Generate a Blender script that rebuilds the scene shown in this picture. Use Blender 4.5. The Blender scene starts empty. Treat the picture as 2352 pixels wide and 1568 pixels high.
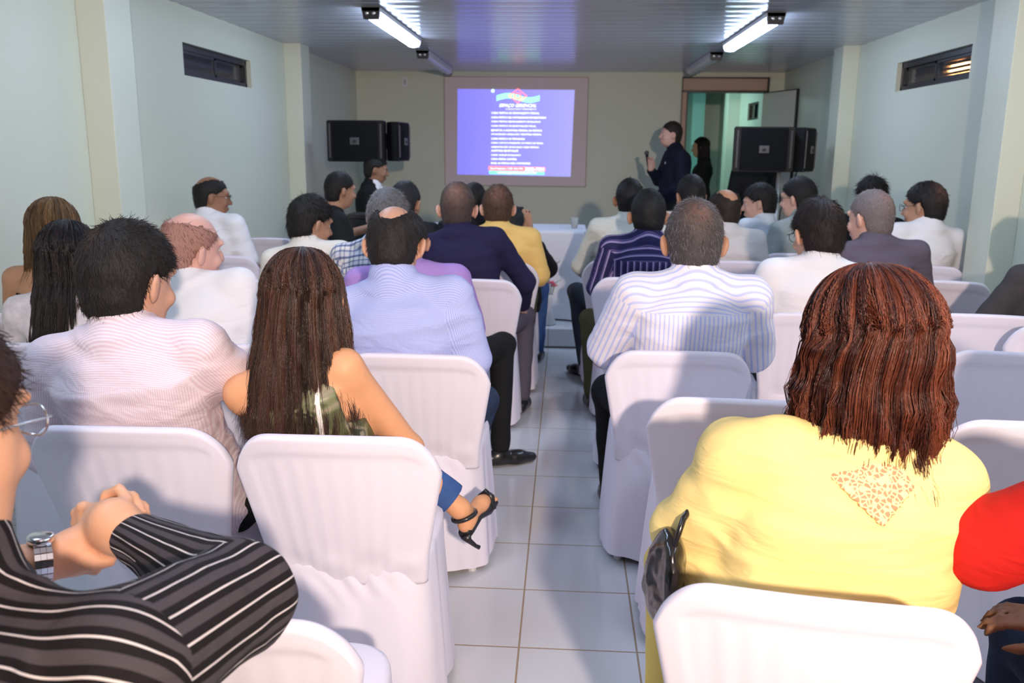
import bpy, bmesh, math, random
import numpy as np
import openvdb
from mathutils import Vector, Matrix, Euler

scene = bpy.context.scene
col = scene.collection
PI = math.pi
R = math.radians
rng = np.random.default_rng(7)
random.seed(7)

# ------------------------------------------------------------------ camera
cam_data = bpy.data.cameras.new('camera')
cam = bpy.data.objects.new('camera', cam_data)
col.objects.link(cam)
PITCH, YAW, ROLL = .2169, .0597, .0095
fwd = Vector((-math.sin(YAW)*math.cos(PITCH), math.cos(YAW)*math.cos(PITCH), -math.sin(PITCH)))
rt0 = Vector((math.cos(YAW), math.sin(YAW), 0)); up0 = rt0.cross(fwd)
rt = rt0*math.cos(ROLL) + up0*math.sin(ROLL)
up = -rt0*math.sin(ROLL) + up0*math.cos(ROLL)
m = Matrix((rt, up, -fwd)).transposed().to_4x4()
m.translation = (0, 0, 1.5)
cam.matrix_world = m
cam_data.sensor_width = 36
cam_data.lens = 1993.98/2352*36
cam_data.clip_start = .05
cam_data.dof.use_dof = True
cam_data.dof.focus_distance = 2.1
cam_data.dof.aperture_fstop = 5.6
scene.camera = cam

# ------------------------------------------------------------------ world, flash, exposure
world = bpy.data.worlds.new('world'); scene.world = world
world.use_nodes = True
world.node_tree.nodes['Background'].inputs[0].default_value = (.30, .36, .55, 1)
world.node_tree.nodes['Background'].inputs[1].default_value = .02
vs = scene.view_settings
vs.view_transform = 'Standard'; vs.look = 'None'; vs.gamma = 1; vs.use_curve_mapping = False
vs.exposure = 0.84
cy_ = scene.cycles; cy_.max_bounces = 7; cy_.diffuse_bounces = 3; cy_.glossy_bounces = 3; cy_.transmission_bounces = 6; cy_.caustics_reflective = False; cy_.caustics_refractive = False
FLASH = 425.0
fl = bpy.data.lights.new('photo_flash', 'SPOT')
fl.energy = FLASH; fl.color = (1.0, .80, .66); fl.shadow_soft_size = .06
fl.spot_size = R(95); fl.spot_blend = 1.0
flo = bpy.data.objects.new('photo_flash', fl); col.objects.link(flo)
flo.location = (.55, -1.3, 1.95)
flo.rotation_euler = Euler((R(90), 0, R(1)))
TUBE = 17.0          # strength of the lit fluorescent diffusers

# ------------------------------------------------------------------ helpers
def tag(o, label=None, cat=None, group=None, kind=None):
    if label: o['label'] = label
    if cat: o['category'] = cat
    if group: o['group'] = group
    if kind: o['kind'] = kind
    return o

def mesh_obj(name, me, mat=None, parent=None, loc=None):
    o = bpy.data.objects.new(name, me); col.objects.link(o)
    if mat is not None:
        for mm in (mat if isinstance(mat, (list, tuple)) else [mat]): me.materials.append(mm)
    if parent is not None: o.parent = parent
    if loc is not None: o.location = loc
    return o

def empty(name, loc, rz=0):
    o = bpy.data.objects.new(name, None); col.objects.link(o)
    o.empty_display_size = .1
    o.location = loc; o.rotation_euler = (0, 0, rz)
    return o

def from_np(name, V, F, smooth=True):
    me = bpy.data.meshes.new(name)
    V = np.asarray(V, np.float32)
    F = np.asarray(F, np.int32)
    me.vertices.add(len(V)); me.vertices.foreach_set('co', V.ravel())
    k = F.shape[1]
    me.loops.add(F.size); me.loops.foreach_set('vertex_index', F.ravel())
    me.polygons.add(len(F))
    me.polygons.foreach_set('loop_start', np.arange(0, F.size, k, dtype=np.int32))
    me.polygons.foreach_set('loop_total', np.full(len(F), k, np.int32))
    me.polygons.foreach_set('use_smooth', np.full(len(F), smooth, bool))
    me.update(calc_edges=True); me.validate()
    return me

def bm_obj(name, bm, mat, parent=None, smooth=False, loc=None):
    me = bpy.data.meshes.new(name)
    bmesh.ops.recalc_face_normals(bm, faces=bm.faces)
    bm.to_mesh(me); bm.free()
    if smooth:
        for p in me.polygons: p.use_smooth = True
    return mesh_obj(name, me, mat, parent, loc)

def add_box(bm, x0, x1, y0, y1, z0, z1, mi=0, M=None, bevel=0):
    vs_ = [bm.verts.new(((M @ Vector((x, y, z))) if M else Vector((x, y, z)))) for x in (x0, x1) for y in (y0, y1) for z in (z0, z1)]
    fs = []
    for ids in ((0, 1, 3, 2), (4, 6, 7, 5), (0, 4, 5, 1), (2, 3, 7, 6), (0, 2, 6, 4), (1, 5, 7, 3)):
        f = bm.faces.new([vs_[i] for i in ids]); f.material_index = mi; fs.append(f)
    if bevel:
        es = list({e for f in fs for e in f.edges})
        bmesh.ops.bevel(bm, geom=es, offset=bevel, segments=2, affect='EDGES', profile=.6)

def box_obj(name, b, mat, parent=None, bevel=0, kind=None):
    bm = bmesh.new(); add_box(bm, *b, bevel=bevel)
    o = bm_obj(name, bm, mat, parent)
    if kind: o['kind'] = kind
    return o

def add_tube(bm, pts, r, n=10, caps=True):
    pts = [Vector(p) for p in pts]
    rs = r if isinstance(r, (list, tuple)) else [r]*len(pts)
    rings = []
    ref = None
    for i, p in enumerate(pts):
        d = (pts[min(i+1, len(pts)-1)] - pts[max(i-1, 0)]).normalized()
        if ref is None:
            ref = Vector((0, 0, 1)) if abs(d.z) < .9 else Vector((1, 0, 0))
        a = d.cross(ref).normalized(); b = d.cross(a).normalized(); ref = a.cross(d)
        rings.append([bm.verts.new(p + (a*math.cos(t) + b*math.sin(t))*rs[i]) for t in (2*PI*k/n for k in range(n))])
    for i in range(len(rings)-1):
        for k in range(n):
            bm.faces.new((rings[i][k], rings[i][(k+1) % n], rings[i+1][(k+1) % n], rings[i+1][k]))
    if caps:
        bm.faces.new(rings[0]); bm.faces.new(rings[-1][::-1])

def tube_obj(name, pts, r, mat, parent=None, n=10):
    bm = bmesh.new(); add_tube(bm, pts, r, n)
    return bm_obj(name, bm, mat, parent, smooth=True)

def add_lathe(bm, prof, n=24, c=(0, 0, 0)):
    rings = [[bm.verts.new((c[0]+r*math.cos(2*PI*k/n), c[1]+r*math.sin(2*PI*k/n), c[2]+z)) for k in range(n)] for r, z in prof]
    for a, b in zip(rings, rings[1:]):
        for k in range(n): bm.faces.new((a[k], a[(k+1) % n], b[(k+1) % n], b[k]))
    bm.faces.new(rings[0][::-1]); bm.faces.new(rings[-1])

# ------------------------------------------------------------------ materials
def mat_new(name):
    m_ = bpy.data.materials.new(name); m_.use_nodes = True
    nt = m_.node_tree
    return m_, nt, nt.nodes['Principled BSDF']

def rgb(*c): return tuple(c) + (1,)

def simple(name, c, rough=.6, spec=.4, metal=0, bump=0, bscale=40, bstretch=(1, 1, 1), var=0, vscale=8, coat=0, trans=0, sss=0, sheen=0):
    m_, nt, p = mat_new(name)
    p.inputs['Base Color'].default_value = rgb(*c)
    p.inputs['Roughness'].default_value = rough
    p.inputs['Specular IOR Level'].default_value = spec
    p.inputs['Metallic'].default_value = metal
    p.inputs['Coat Weight'].default_value = coat
    p.inputs['Sheen Weight'].default_value = sheen
    if trans: p.inputs['Transmission Weight'].default_value = trans
    if sss:
        p.inputs['Subsurface Weight'].default_value = sss
        p.inputs['Subsurface Radius'].default_value = (.6, .25, .12)
        p.inputs['Subsurface Scale'].default_value = .02
    if bump or var:
        tc = nt.nodes.new('ShaderNodeTexCoord'); mp = nt.nodes.new('ShaderNodeMapping')
        nt.links.new(tc.outputs['Object'], mp.inputs[0]); mp.inputs['Scale'].default_value = bstretch
    if bump:
        nz = nt.nodes.new('ShaderNodeTexNoise'); nz.inputs['Scale'].default_value = bscale; nz.inputs['Detail'].default_value = 4
        nt.links.new(mp.outputs[0], nz.inputs[0])
        b = nt.nodes.new('ShaderNodeBump'); b.inputs['Strength'].default_value = bump; b.inputs['Distance'].default_value = .01
        nt.links.new(nz.outputs[0], b.inputs['Height']); nt.links.new(b.outputs[0], p.inputs['Normal'])
    if var:
        nz = nt.nodes.new('ShaderNodeTexNoise'); nz.inputs['Scale'].default_value = vscale; nz.inputs['Detail'].default_value = 3
        nt.links.new(mp.outputs[0], nz.inputs[0])
        mx = nt.nodes.new('ShaderNodeMix'); mx.data_type = 'RGBA'
        mx.inputs[6].default_value = rgb(*[x*(1-var) for x in c]); mx.inputs[7].default_value = rgb(*[min(1, x*(1+var)) for x in c])
        nt.links.new(nz.outputs[0], mx.inputs[0]); nt.links.new(mx.outputs[2], p.inputs['Base Color'])
    return m_

def emit(name, c, s, base=(0.8, .8, .8)):
    m_, nt, p = mat_new(name)
    p.inputs['Base Color'].default_value = rgb(*base)
    p.inputs['Emission Color'].default_value = rgb(*c)
    p.inputs['Emission Strength'].default_value = s
    p.inputs['Roughness'].default_value = .8
    return m_

def ramp_stripes(name, period, stops, base_rough=.8, bump=.25, attr='su', second=None):
    """cloth with woven stripes across the attribute coordinate (metres); stops = [(pos, colour)]"""
    m_, nt, p = mat_new(name)
    at = nt.nodes.new('ShaderNodeAttribute'); at.attribute_name = attr
    def rampof(sock, per, st):
        dv = nt.nodes.new('ShaderNodeMath'); dv.operation = 'DIVIDE'; dv.inputs[1].default_value = per
        nt.links.new(sock, dv.inputs[0])
        fr = nt.nodes.new('ShaderNodeMath'); fr.operation = 'FRACT'; nt.links.new(dv.outputs[0], fr.inputs[0])
        cr = nt.nodes.new('ShaderNodeValToRGB'); cr.color_ramp.interpolation = 'CONSTANT'
        el = cr.color_ramp.elements
        el[0].position = st[0][0]; el[0].color = rgb(*st[0][1])
        el[1].position = st[1][0]; el[1].color = rgb(*st[1][1])
        for po, cc in st[2:]:
            e = el.new(po); e.color = rgb(*cc)
        nt.links.new(fr.outputs[0], cr.inputs[0])
        return cr.outputs[0]
    c = rampof(at.outputs['Fac'], period, stops)
    if second:
        at2 = nt.nodes.new('ShaderNodeAttribute'); at2.attribute_name = 'sv'
        c2 = rampof(at2.outputs['Fac'], second[0], second[1])
        mx = nt.nodes.new('ShaderNodeMix'); mx.data_type = 'RGBA'; mx.blend_type = 'MULTIPLY'; mx.inputs[0].default_value = 1
        nt.links.new(c, mx.inputs[6]); nt.links.new(c2, mx.inputs[7]); c = mx.outputs[2]
    nt.links.new(c, p.inputs['Base Color'])
    p.inputs['Roughness'].default_value = base_rough; p.inputs['Specular IOR Level'].default_value = .2
    cloth_bump(nt, p, bump)
    return m_

def cloth_bump(nt, p, s, scale=9, stretch=(1, 1, 2.4)):
    tc = nt.nodes.new('ShaderNodeTexCoord'); mp = nt.nodes.new('ShaderNodeMapping'); mp.inputs['Scale'].default_value = stretch
    nt.links.new(tc.outputs['Object'], mp.inputs[0])
    nz = nt.nodes.new('ShaderNodeTexNoise'); nz.inputs['Scale'].default_value = scale; nz.inputs['Detail'].default_value = 3; nz.inputs['Distortion'].default_value = .8
    nt.links.new(mp.outputs[0], nz.inputs[0])
    b = nt.nodes.new('ShaderNodeBump'); b.inputs['Strength'].default_value = s; b.inputs['Distance'].default_value = .02
    nt.links.new(nz.outputs[0], b.inputs['Height']); nt.links.new(b.outputs[0], p.inputs['Normal'])

def cloth(name, c, bump=.3, rough=.85, sheen=.0, stretch=(1, 1, 2.4), scale=9):
    m_, nt, p = mat_new(name)
    p.inputs['Base Color'].default_value = rgb(*c)
    p.inputs['Roughness'].default_value = rough; p.inputs['Specular IOR Level'].default_value = .2
    p.inputs['Sheen Weight'].default_value = sheen
    cloth_bump(nt, p, bump, scale, stretch)
    return m_

def denim(name, c):
    return simple(name, c, rough=.9, spec=.15, bump=.4, bscale=12, var=.35, vscale=22)

def hair_mat(name, c, c2=None, rough=.42, scalp=(.30, .15, .10)):
    """strand colour varies with the per-strand 'tone' attribute; 'thin' lets the scalp show through thinning hair"""
    m_, nt, p = mat_new(name)
    c2 = c2 or tuple(min(1, x*2.2) for x in c)
    at = nt.nodes.new('ShaderNodeAttribute'); at.attribute_name = 'tone'
    mx = nt.nodes.new('ShaderNodeMix'); mx.data_type = 'RGBA'
    mx.inputs[6].default_value = rgb(*c); mx.inputs[7].default_value = rgb(*c2)
    nt.links.new(at.outputs['Fac'], mx.inputs[0])
    a2 = nt.nodes.new('ShaderNodeAttribute'); a2.attribute_name = 'thin'
    m2 = nt.nodes.new('ShaderNodeMix'); m2.data_type = 'RGBA'; m2.inputs[7].default_value = rgb(*scalp)
    nt.links.new(a2.outputs['Fac'], m2.inputs[0]); nt.links.new(mx.outputs[2], m2.inputs[6]); nt.links.new(m2.outputs[2], p.inputs['Base Color'])
    p.inputs['Roughness'].default_value = rough; p.inputs['Specular IOR Level'].default_value = .35
    tc = nt.nodes.new('ShaderNodeTexCoord'); mp = nt.nodes.new('ShaderNodeMapping'); mp.inputs['Scale'].default_value = (1, 1, .35)
    nz = nt.nodes.new('ShaderNodeTexNoise'); nz.inputs['Scale'].default_value = 260; nz.inputs['Detail'].default_value = 3
    nt.links.new(tc.outputs['Object'], mp.inputs[0]); nt.links.new(mp.outputs[0], nz.inputs[0])
    b = nt.nodes.new('ShaderNodeBump'); b.inputs['Strength'].default_value = .8; b.inputs['Distance'].default_value = .003
    nt.links.new(nz.outputs[0], b.inputs['Height']); nt.links.new(b.outputs[0], p.inputs['Normal'])
    return m_

_skin = {}
def skin(c):
    if c not in _skin:
        _skin[c] = simple('skin', c, rough=.5, spec=.35, bump=.08, bscale=260, var=.10, vscale=14, sss=.12)
    return _skin[c]

WALL = simple('wall_paint', (.67, .69, .56), rough=.45, spec=.3, bump=.02, bscale=6)
WHITE_PL = simple('white_plastic', (.75, .75, .75), rough=.35)
BLACK_PL = simple('black_plastic', (.008, .008, .009), rough=.5, spec=.25)
DARK_METAL = simple('dark_bronze_metal', (.018, .017, .018), rough=.35, spec=.5)
CHROME = simple('polished_steel', (.75, .75, .78), rough=.18, metal=1)
COVER = cloth('white_chair_cloth', (.83, .775, .86), bump=.10, rough=.75, scale=6, stretch=(1, 1, .6))
# ------------------------------------------------------------------ room shell
XL, XR, YB, YF, H = -2.54, 2.51, 10.7, -3.4, 2.415
YP = 6.60                                  # front edge of the low stage

def tile_mat():
    m_, nt, p = mat_new('white_floor_tiles')
    tc = nt.nodes.new('ShaderNodeTexCoord'); mp = nt.nodes.new('ShaderNodeMapping')
    nt.links.new(tc.outputs['Object'], mp.inputs[0])
    mp.inputs['Location'].default_value = (.1141, -2.4146, 0)
    br = nt.nodes.new('ShaderNodeTexBrick'); br.offset = 0; br.squash = 1
    br.inputs['Scale'].default_value = 1
    br.inputs['Brick Width'].default_value = .3629; br.inputs['Row Height'].default_value = .3629
    br.inputs['Mortar Size'].default_value = .0035; br.inputs['Mortar Smooth'].default_value = .3
    br.inputs['Color1'].default_value = rgb(.72, .73, .76); br.inputs['Color2'].default_value = rgb(.76, .77, .80)
    br.inputs['Mortar'].default_value = rgb(.40, .30, .20)
    nt.links.new(mp.outputs[0], br.inputs[0]); nt.links.new(br.outputs[0], p.inputs['Base Color'])
    rr = nt.nodes.new('ShaderNodeMapRange'); rr.inputs[3].default_value = .11; rr.inputs[4].default_value = .8
    nt.links.new(br.outputs[1], rr.inputs[0]); nt.links.new(rr.outputs[0], p.inputs['Roughness'])
    b = nt.nodes.new('ShaderNodeBump'); b.invert = True; b.inputs['Strength'].default_value = .5; b.inputs['Distance'].default_value = .002
    nt.links.new(br.outputs[1], b.inputs['Height']); nt.links.new(b.outputs[0], p.inputs['Normal'])
    return m_
TILE = tile_mat()

o = box_obj('floor', (XL-.2, XR+.2, YF-.2, 15.2, -.1, 0), TILE, kind='structure')
bm = bmesh.new(); add_box(bm, XL, XR, YP, 15.0, 0, .15, bevel=.004)
o = bm_obj('floor_stage', bm, TILE); tag(o, kind='structure')
o = box_obj('trim_1', (XL, XR, YP-.006, YP, .0, .012), simple('dark_grout', (.10, .09, .09)), kind='structure')

# ceiling: glossy slats running across the room
CEIL = simple('pvc_slat_ceiling', (.50, .50, .56), rough=.20, spec=.55, bump=.03, bscale=3, bstretch=(.2, 5, 1))
LINE = simple('slat_joint', (.60, .42, .36), rough=.5)
bm = bmesh.new()
y = YF
while y < YB:
    a = [(y+.004, H), (y+.010, H-.006), (y+.10, H-.009), (y+.190, H-.006), (y+.196, H), (y+.2, H+.001)]
    pr = [(y, H+.001)] + a
    for k, ((ya, za), (yb, zb)) in enumerate(zip(pr, pr[1:])):
        v = [bm.verts.new(q) for q in ((XL, ya, za), (XL, yb, zb), (XR, yb, zb), (XR, ya, za))]
        f = bm.faces.new(v); f.material_index = 1 if k in (0, 5) else 0
    y += .2
add_box(bm, XL, XR, YF, YB+.15, H+.02, H+.1)
o = bm_obj('ceiling', bm, [CEIL, LINE]); tag(o, kind='structure')
for me_f in o.data.polygons: pass

def wall_x(name, x0, x1, ya, yb, hole=None):
    bm = bmesh.new()
    z1 = H+.1
    if hole:
        h0, h1, k0, k1 = hole
        add_box(bm, x0, x1, ya, h0, 0, z1); add_box(bm, x0, x1, h1, yb, 0, z1)
        add_box(bm, x0, x1, h0, h1, 0, k0); add_box(bm, x0, x1, h0, h1, k1, z1)
    else: add_box(bm, x0, x1, ya, yb, 0, z1)
    return tag(bm_obj(name, bm, WALL), kind='structure')
WY0, WY1, WZ0, WZ1 = 5.85, 7.11, 1.965, 2.175
wall_x('wall_left', XL-.15, XL, YF, YB+.15, (WY0, WY1, WZ0, WZ1))
wall_x('wall_right', XR, XR+.15, YF, YB+.15, (WY0, WY1, WZ0, WZ1))
# pillars standing out of the side walls
for k, (x0, x1, ya, yb) in enumerate(((XL, XL+.154, 4.58, 4.86), (XL, XL+.154, 7.97, 8.24), (XR-.14, XR, 5.02, 5.30), (XR-.14, XR, 8.04, 8.32),
                                      (XL, XL+.154, 1.1, 1.38), (XR-.14, XR, 1.9, 2.18))):
    tag(box_obj('wall_pillar', (x0, x1, ya, yb, 0, H), WALL, bevel=.004), kind='structure')
tag(box_obj('wall_rear', (XL-.15, XR+.15, YF-.15, YF, 0, H+.1), WALL), kind='structure')
# front wall with the doorway
DX0, DX1, DZ = 1.33, 2.34, 2.355
bm = bmesh.new()
add_box(bm, XL, DX0, YB, YB+.12, .0, H+.1); add_box(bm, DX1, XR, YB, YB+.12, 0, H+.1); add_box(bm, DX0, DX1, YB, YB+.12, DZ, H+.1)
tag(bm_obj('wall_front', bm, WALL), kind='structure')
# corridor beyond the door
CORR = simple('corridor_paint', (.70, .74, .66), rough=.5, bump=.02, bscale=6)
bm = bmesh.new()
add_box(bm, XR+.0, XR+.15, YB+.12, 12.02, 0, H+.1); add_box(bm, XR, XR+.15, 12.72, 15.1, 0, H+.1)
add_box(bm, XR, XR+.15, 12.02, 12.72, 0, 1.93); add_box(bm, XR, XR+.15, 12.02, 12.72, 2.16, H+.1)
tag(bm_obj('wall_corridor_right', bm, CORR), kind='structure')
tag(box_obj('wall_corridor_pillar', (2.34, XR, 13.3, 13.6, .15, H+.03), CORR), kind='structure')
tag(box_obj('wall_corridor_end', (.6, XR+.15, 15.0, 15.15, 0, H+.1), CORR), kind='structure')
tag(box_obj('wall_corridor_left', (.6, .75, YB+.12, 15.0, 0, H+.1), CORR), kind='structure')
tag(box_obj('wall_corridor_nib', (1.95, 2.14, 14.2, 15.0, .15, H+.03), simple('teal_partition', (.22, .45, .42), rough=.35)), kind='structure')
tag(box_obj('ceiling_corridor', (.6, XR+.15, YB+.12, 15.1, H+.03, H+.1), CEIL), kind='structure')
# small high window in the corridor
bm = bmesh.new()
for b in ((XR+.02, XR+.07, 12.02, 12.72, 1.93, 1.955), (XR+.02, XR+.07, 12.02, 12.72, 2.135, 2.16), (XR+.02, XR+.07, 12.02, 12.05, 1.93, 2.16), (XR+.02, XR+.07, 12.69, 12.72, 1.93, 2.16), (XR+.02, XR+.07, 12.35, 12.39, 1.93, 2.16)): add_box(bm, *b)
NIGHT = simple('dark_window_glass', (.012, .014, .018), rough=.12, spec=.6)
wn = tag(bm_obj('window_3', bm, DARK_METAL), kind='structure')
box_obj('pane', (XR+.04, XR+.05, 12.03, 12.70, 1.94, 2.15), NIGHT, wn)

# high slot windows in both side walls
def slot_window(name, x, s):
    """s = +1 right wall, -1 left wall (direction out of the room)"""
    def X(a, b): return (min(x+s*a, x+s*b), max(x+s*a, x+s*b))
    bm = bmesh.new()
    for (ya, yb, za, zb) in ((WY0, WY1, WZ0, WZ0+.035), (WY0, WY1, WZ1-.04, WZ1), (WY0, WY0+.03, WZ0, WZ1), (WY1-.03, WY1, WZ0, WZ1)):
        add_box(bm, *X(.035, .10), ya, yb, za, zb, bevel=.002)
    w = tag(bm_obj(name, bm, DARK_METAL), kind='structure')
    mid = (WY0+WY1)/2
    for k, (ya, yb, d) in enumerate(((WY0+.03, mid+.03, .045), (mid-.03, WY1-.03, .065))):
        bm = bmesh.new()
        z0, z1 = WZ0+.035, WZ1-.04
        for b in ((ya, yb, z0, z0+.018), (ya, yb, z1-.018, z1), (ya, ya+.03, z0, z1), (yb-.03, yb, z0, z1)):
            add_box(bm, *X(d, d+.016), *b)
        sh = bm_obj('sash', bm, DARK_METAL, w)
        gl, nt, p = mat_new('window_glass')
        p.inputs['Base Color'].default_value = rgb(.25, .26, .30); p.inputs['Transmission Weight'].default_value = .9; p.inputs['Roughness'].default_value = .05
        box_obj('pane', (*X(d+.006, d+.010), ya+.03, yb-.03, z0+.018, z1-.018), gl, sh)
    bm = bmesh.new()
    for k in range(4):
        zz = WZ0+.05+k*.032
        M = Matrix.Translation((x+s*.135, mid, zz)) @ Matrix.Rotation(R(35)*s, 4, 'Y')
        add_box(bm, -.012, .012, WY0-mid+.03, WY1-mid-.03, -.0015, .0015, M=M)
    bm_obj('louvre', bm, simple('grey_louvre', (.10, .10, .10), rough=.4), w)
    return w
slot_window('window_1', XL, -1)
slot_window('window_2', XR, 1)
# the warm lamp outside the right-hand window and a dark yard wall beyond
for s, x in ((1, XR+.15), (-1, XL-.15)):
    tag(box_obj('wall_outside', ((x+.9, x+1.0) if s > 0 else (x-1.0, x-.9)) + (4.5, 8.5, 1.0, 3.2), simple('yard_wall', (.09, .07, .06))), kind='structure')
lp = empty('outdoor_lamp', (XR+.58, 7.35, 2.10))
tag(lp, 'orange lit lamp glowing outside behind the right window louvres', 'lamp')
bm = bmesh.new(); add_lathe(bm, [(.02, .0), (.05, .02), (.055, .06), (.04, .10), (.015, .12)], 16)
for v in bm.verts: v.co.y *= 3.2
bm_obj('bulb', bm, emit('sodium_bulb', (1, .42, .12), 60), lp, smooth=True)
box_obj('bracket', (.0, .475, -.012, .012, .12, .14), DARK_METAL, lp)

# door
door = empty('door_1', (DX0, YB, .15)); door['kind'] = 'structure'
BROWN = simple('brown_laminate', (.52, .34, .25), rough=.45, var=.08, vscale=3)
bm = bmesh.new()
W_ = DX1-DX0; ZT = DZ-.15
for b in ((0, .012), (W_-.022, W_)): add_box(bm, b[0], b[1], -.02, .13, 0, ZT)
for (za, zb) in ((ZT-.018, ZT), (2.03-.0, 2.055)): add_box(bm, 0, W_, -.02, .13, za, zb)
add_box(bm, .062, .078, -.02, .13, 0, 2.03)
f_ = bm_obj('door_frame', bm, DARK_METAL, door)
box_obj('transom_panel', (.014, W_-.024, -.004, .05, 2.056, ZT-.018), BROWN, door)
box_obj('jamb_panel', (.013, .061, -.008, .1, 0, 2.03), BROWN, door)
M = Matrix.Translation((W_-.05, -.01, 0)) @ Matrix.Rotation(R(-73), 4, 'Z')
bm = bmesh.new(); add_box(bm, .0, .74, -.018, .018, .01, 2.025, M=M)
leaf = bm_obj('door_leaf', bm, simple('beige_laminate', (.66, .62, .55), rough=.3, spec=.45), door)
bm = bmesh.new()
add_box(bm, .72, .745, -.021, .021, .005, 2.03, M=M); add_box(bm, 0, .745, -.021, .021, 2.02, 2.032, M=M)
bm_obj('edge_trim', bm, DARK_METAL, leaf)
bm = bmesh.new(); add_lathe(bm, [(.012, -.055), (.010, -.04), (.024, -.03), (.024, -.02)], 14)
for v in bm.verts: v.co = M @ (Matrix.Translation((.67, -.0, 1.0)) @ (Matrix.Rotation(R(-90), 4, 'X') @ v.co))
bm_obj('door_handle', bm, CHROME, leaf, smooth=True)

# ------------------------------------------------------------------ ceiling lights
def fixture(x, ya, yb, lit, label):
    t = empty('ceiling_light', (x, (ya+yb)/2, H)); L = (yb-ya)/2
    tag(t, label, 'ceiling light', 'fluorescent battens')
    gm = simple('lamp_housing', (.03, .03, .035), rough=.3, spec=.6)
    bm = bmesh.new()
    add_box(bm, -.062, .062, -L, L, -.040, -.010, bevel=.004)
    bm_obj('housing', bm, simple('white_enamel', (.55, .55, .56), rough=.35), t)
    for s in (-1, 1):
        bm = bmesh.new()
        pts = [(-.062, -.012), (.062, -.012), (.048, -.085), (-.048, -.085)]
        a = [bm.verts.new((px_, s*L, pz)) for px_, pz in pts]; b = [bm.verts.new((px_, s*(L-.045), pz)) for px_, pz in pts]
        bm.faces.new(a); bm.faces.new(b[::-1])
        for k in range(4): bm.faces.new((a[k], b[k], b[(k+1) % 4], a[(k+1) % 4]))
        cap = bm_obj('end_cap', bm, gm, t)
        for q in (-.022, .022):
            bm = bmesh.new(); add_lathe(bm, [(.012, 0), (.016, .006), (.010, .012), (.001, .013)], 12)
            for v in bm.verts: v.co = Vector((q+v.co.x, s*(L+v.co.z), -.05+v.co.y))
            bm_obj('lamp_socket', bm, CHROME, cap, smooth=True)
    # trough shaped diffuser
    bm = bmesh.new(); n = 14; rows = []
    for yy in (-L+.045, L-.045):
        rows.append([bm.verts.new((.056*math.cos(PI*k/n+PI), yy, -.040-.045*abs(math.sin(PI*k/n))**.7)) for k in range(n+1)])
    for k in range(n): bm.faces.new((rows[0][k], rows[0][k+1], rows[1][k+1], rows[1][k]))
    bm.faces.new(rows[0]); bm.faces.new(rows[1])
    bm_obj('diffuser', bm, LIT if lit else OFFM, t, smooth=False)
    return t
LIT = emit('lit_diffuser', (.58, .74, 1.0), TUBE)
OFFM = simple('unlit_diffuser', (.62, .58, .58), rough=.35)
fixture(-1.30, 5.93, 7.60, True, 'lit fluorescent batten above the left half, left of the projected picture')
fixture(1.36, 6.15, 7.85, True, 'lit fluorescent batten above the right half, nearer the camera than the unlit one')
fixture(-1.37, 8.45, 10.25, False, 'unlit fluorescent batten on the ceiling left of the projected picture')
fixture(1.36, 8.5, 10.2, False, 'unlit fluorescent batten on the ceiling above the doorway')
for x, ss in ((-1.3, 'left'), (1.36, 'right')):
    fixture(x, 3.30, 5.0, True, 'lit fluorescent batten over the rear %s seats, above the picture' % ss)
    fixture(x, .55, 2.2, True, 'lit fluorescent batten over the %s camera side seats' % ss)
t = empty('corridor_light', (1.6, 12.9, H+.03)); tag(t, 'greenish fluorescent ceiling batten in the corridor beyond the door', 'ceiling light')
box_obj('housing', (-.06, .06, -.6, .6, -.03, 0), WHITE_PL, t)
box_obj('diffuser', (-.05, .05, -.58, .58, -.07, -.03), emit('green_diffuser', (.60, 1.0, .93), 16), t, bevel=.01)

# ------------------------------------------------------------------ projection screen and slide
scr = empty('projection_screen', (-.62, YB, 1.71))
tag(scr, 'wide pale pinkish grey projection screen fixed on the front wall', 'projection screen')
box_obj('screen_board', (-.85, .85, -.022, -.002, -.63, .63), simple('matte_screen', (.78, .655, .63), rough=.8), scr, bevel=.003)
box_obj('screen_edge', (-.858, .858, -.018, -.001, -.638, .638), simple('screen_edge', (.50, .36, .32), rough=.6), scr)
SL = Vector((-1.32, YB-.024, 1.205))        # lower left corner of the picture
SW, SH = 1.385, 1.0
slide = empty('projected_slide', SL)
tag(slide, 'glowing violet projected slide with white text lines, logo and red bar', 'projected picture')
def slide_mat():
    m_, nt, p = mat_new('violet_projection')
    tc = nt.nodes.new('ShaderNodeTexCoord'); sp = nt.nodes.new('ShaderNodeSeparateXYZ'); nt.links.new(tc.outputs['Object'], sp.inputs[0])
    cr = nt.nodes.new('ShaderNodeValToRGB'); e = cr.color_ramp.elements
    e[0].position = 0; e[0].color = rgb(.22, .20, .90); e[1].position = 1; e[1].color = rgb(.40, .38, .98)
    dv = nt.nodes.new('ShaderNodeMath'); dv.operation = 'DIVIDE'; dv.inputs[1].default_value = SW
    nt.links.new(sp.outputs[0], dv.inputs[0]); nt.links.new(dv.outputs[0], cr.inputs[0])
    p.inputs['Base Color'].default_value = rgb(.15, .15, .2)
    nt.links.new(cr.outputs[0], p.inputs['Emission Color']); p.inputs['Emission Strength'].default_value = .60
    p.inputs['Roughness'].default_value = .9; p.inputs['Specular IOR Level'].default_value = .1
    return m_
bm = bmesh.new()
crn = [(-.005, 0), (SW-.015, -.012), (SW+.01, .995), (.005, 1.0)]
f0 = [bm.verts.new((a, 0, b)) for a, b in crn]; f1 = [bm.verts.new((a, .001, b)) for a, b in crn]
bm.faces.new(f0); bm.faces.new(f1[::-1])
for k in range(4): bm.faces.new((f0[k], f1[k], f1[(k+1) % 4], f0[(k+1) % 4]))
bm_obj('slide_background', bm, slide_mat(), slide)
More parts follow.
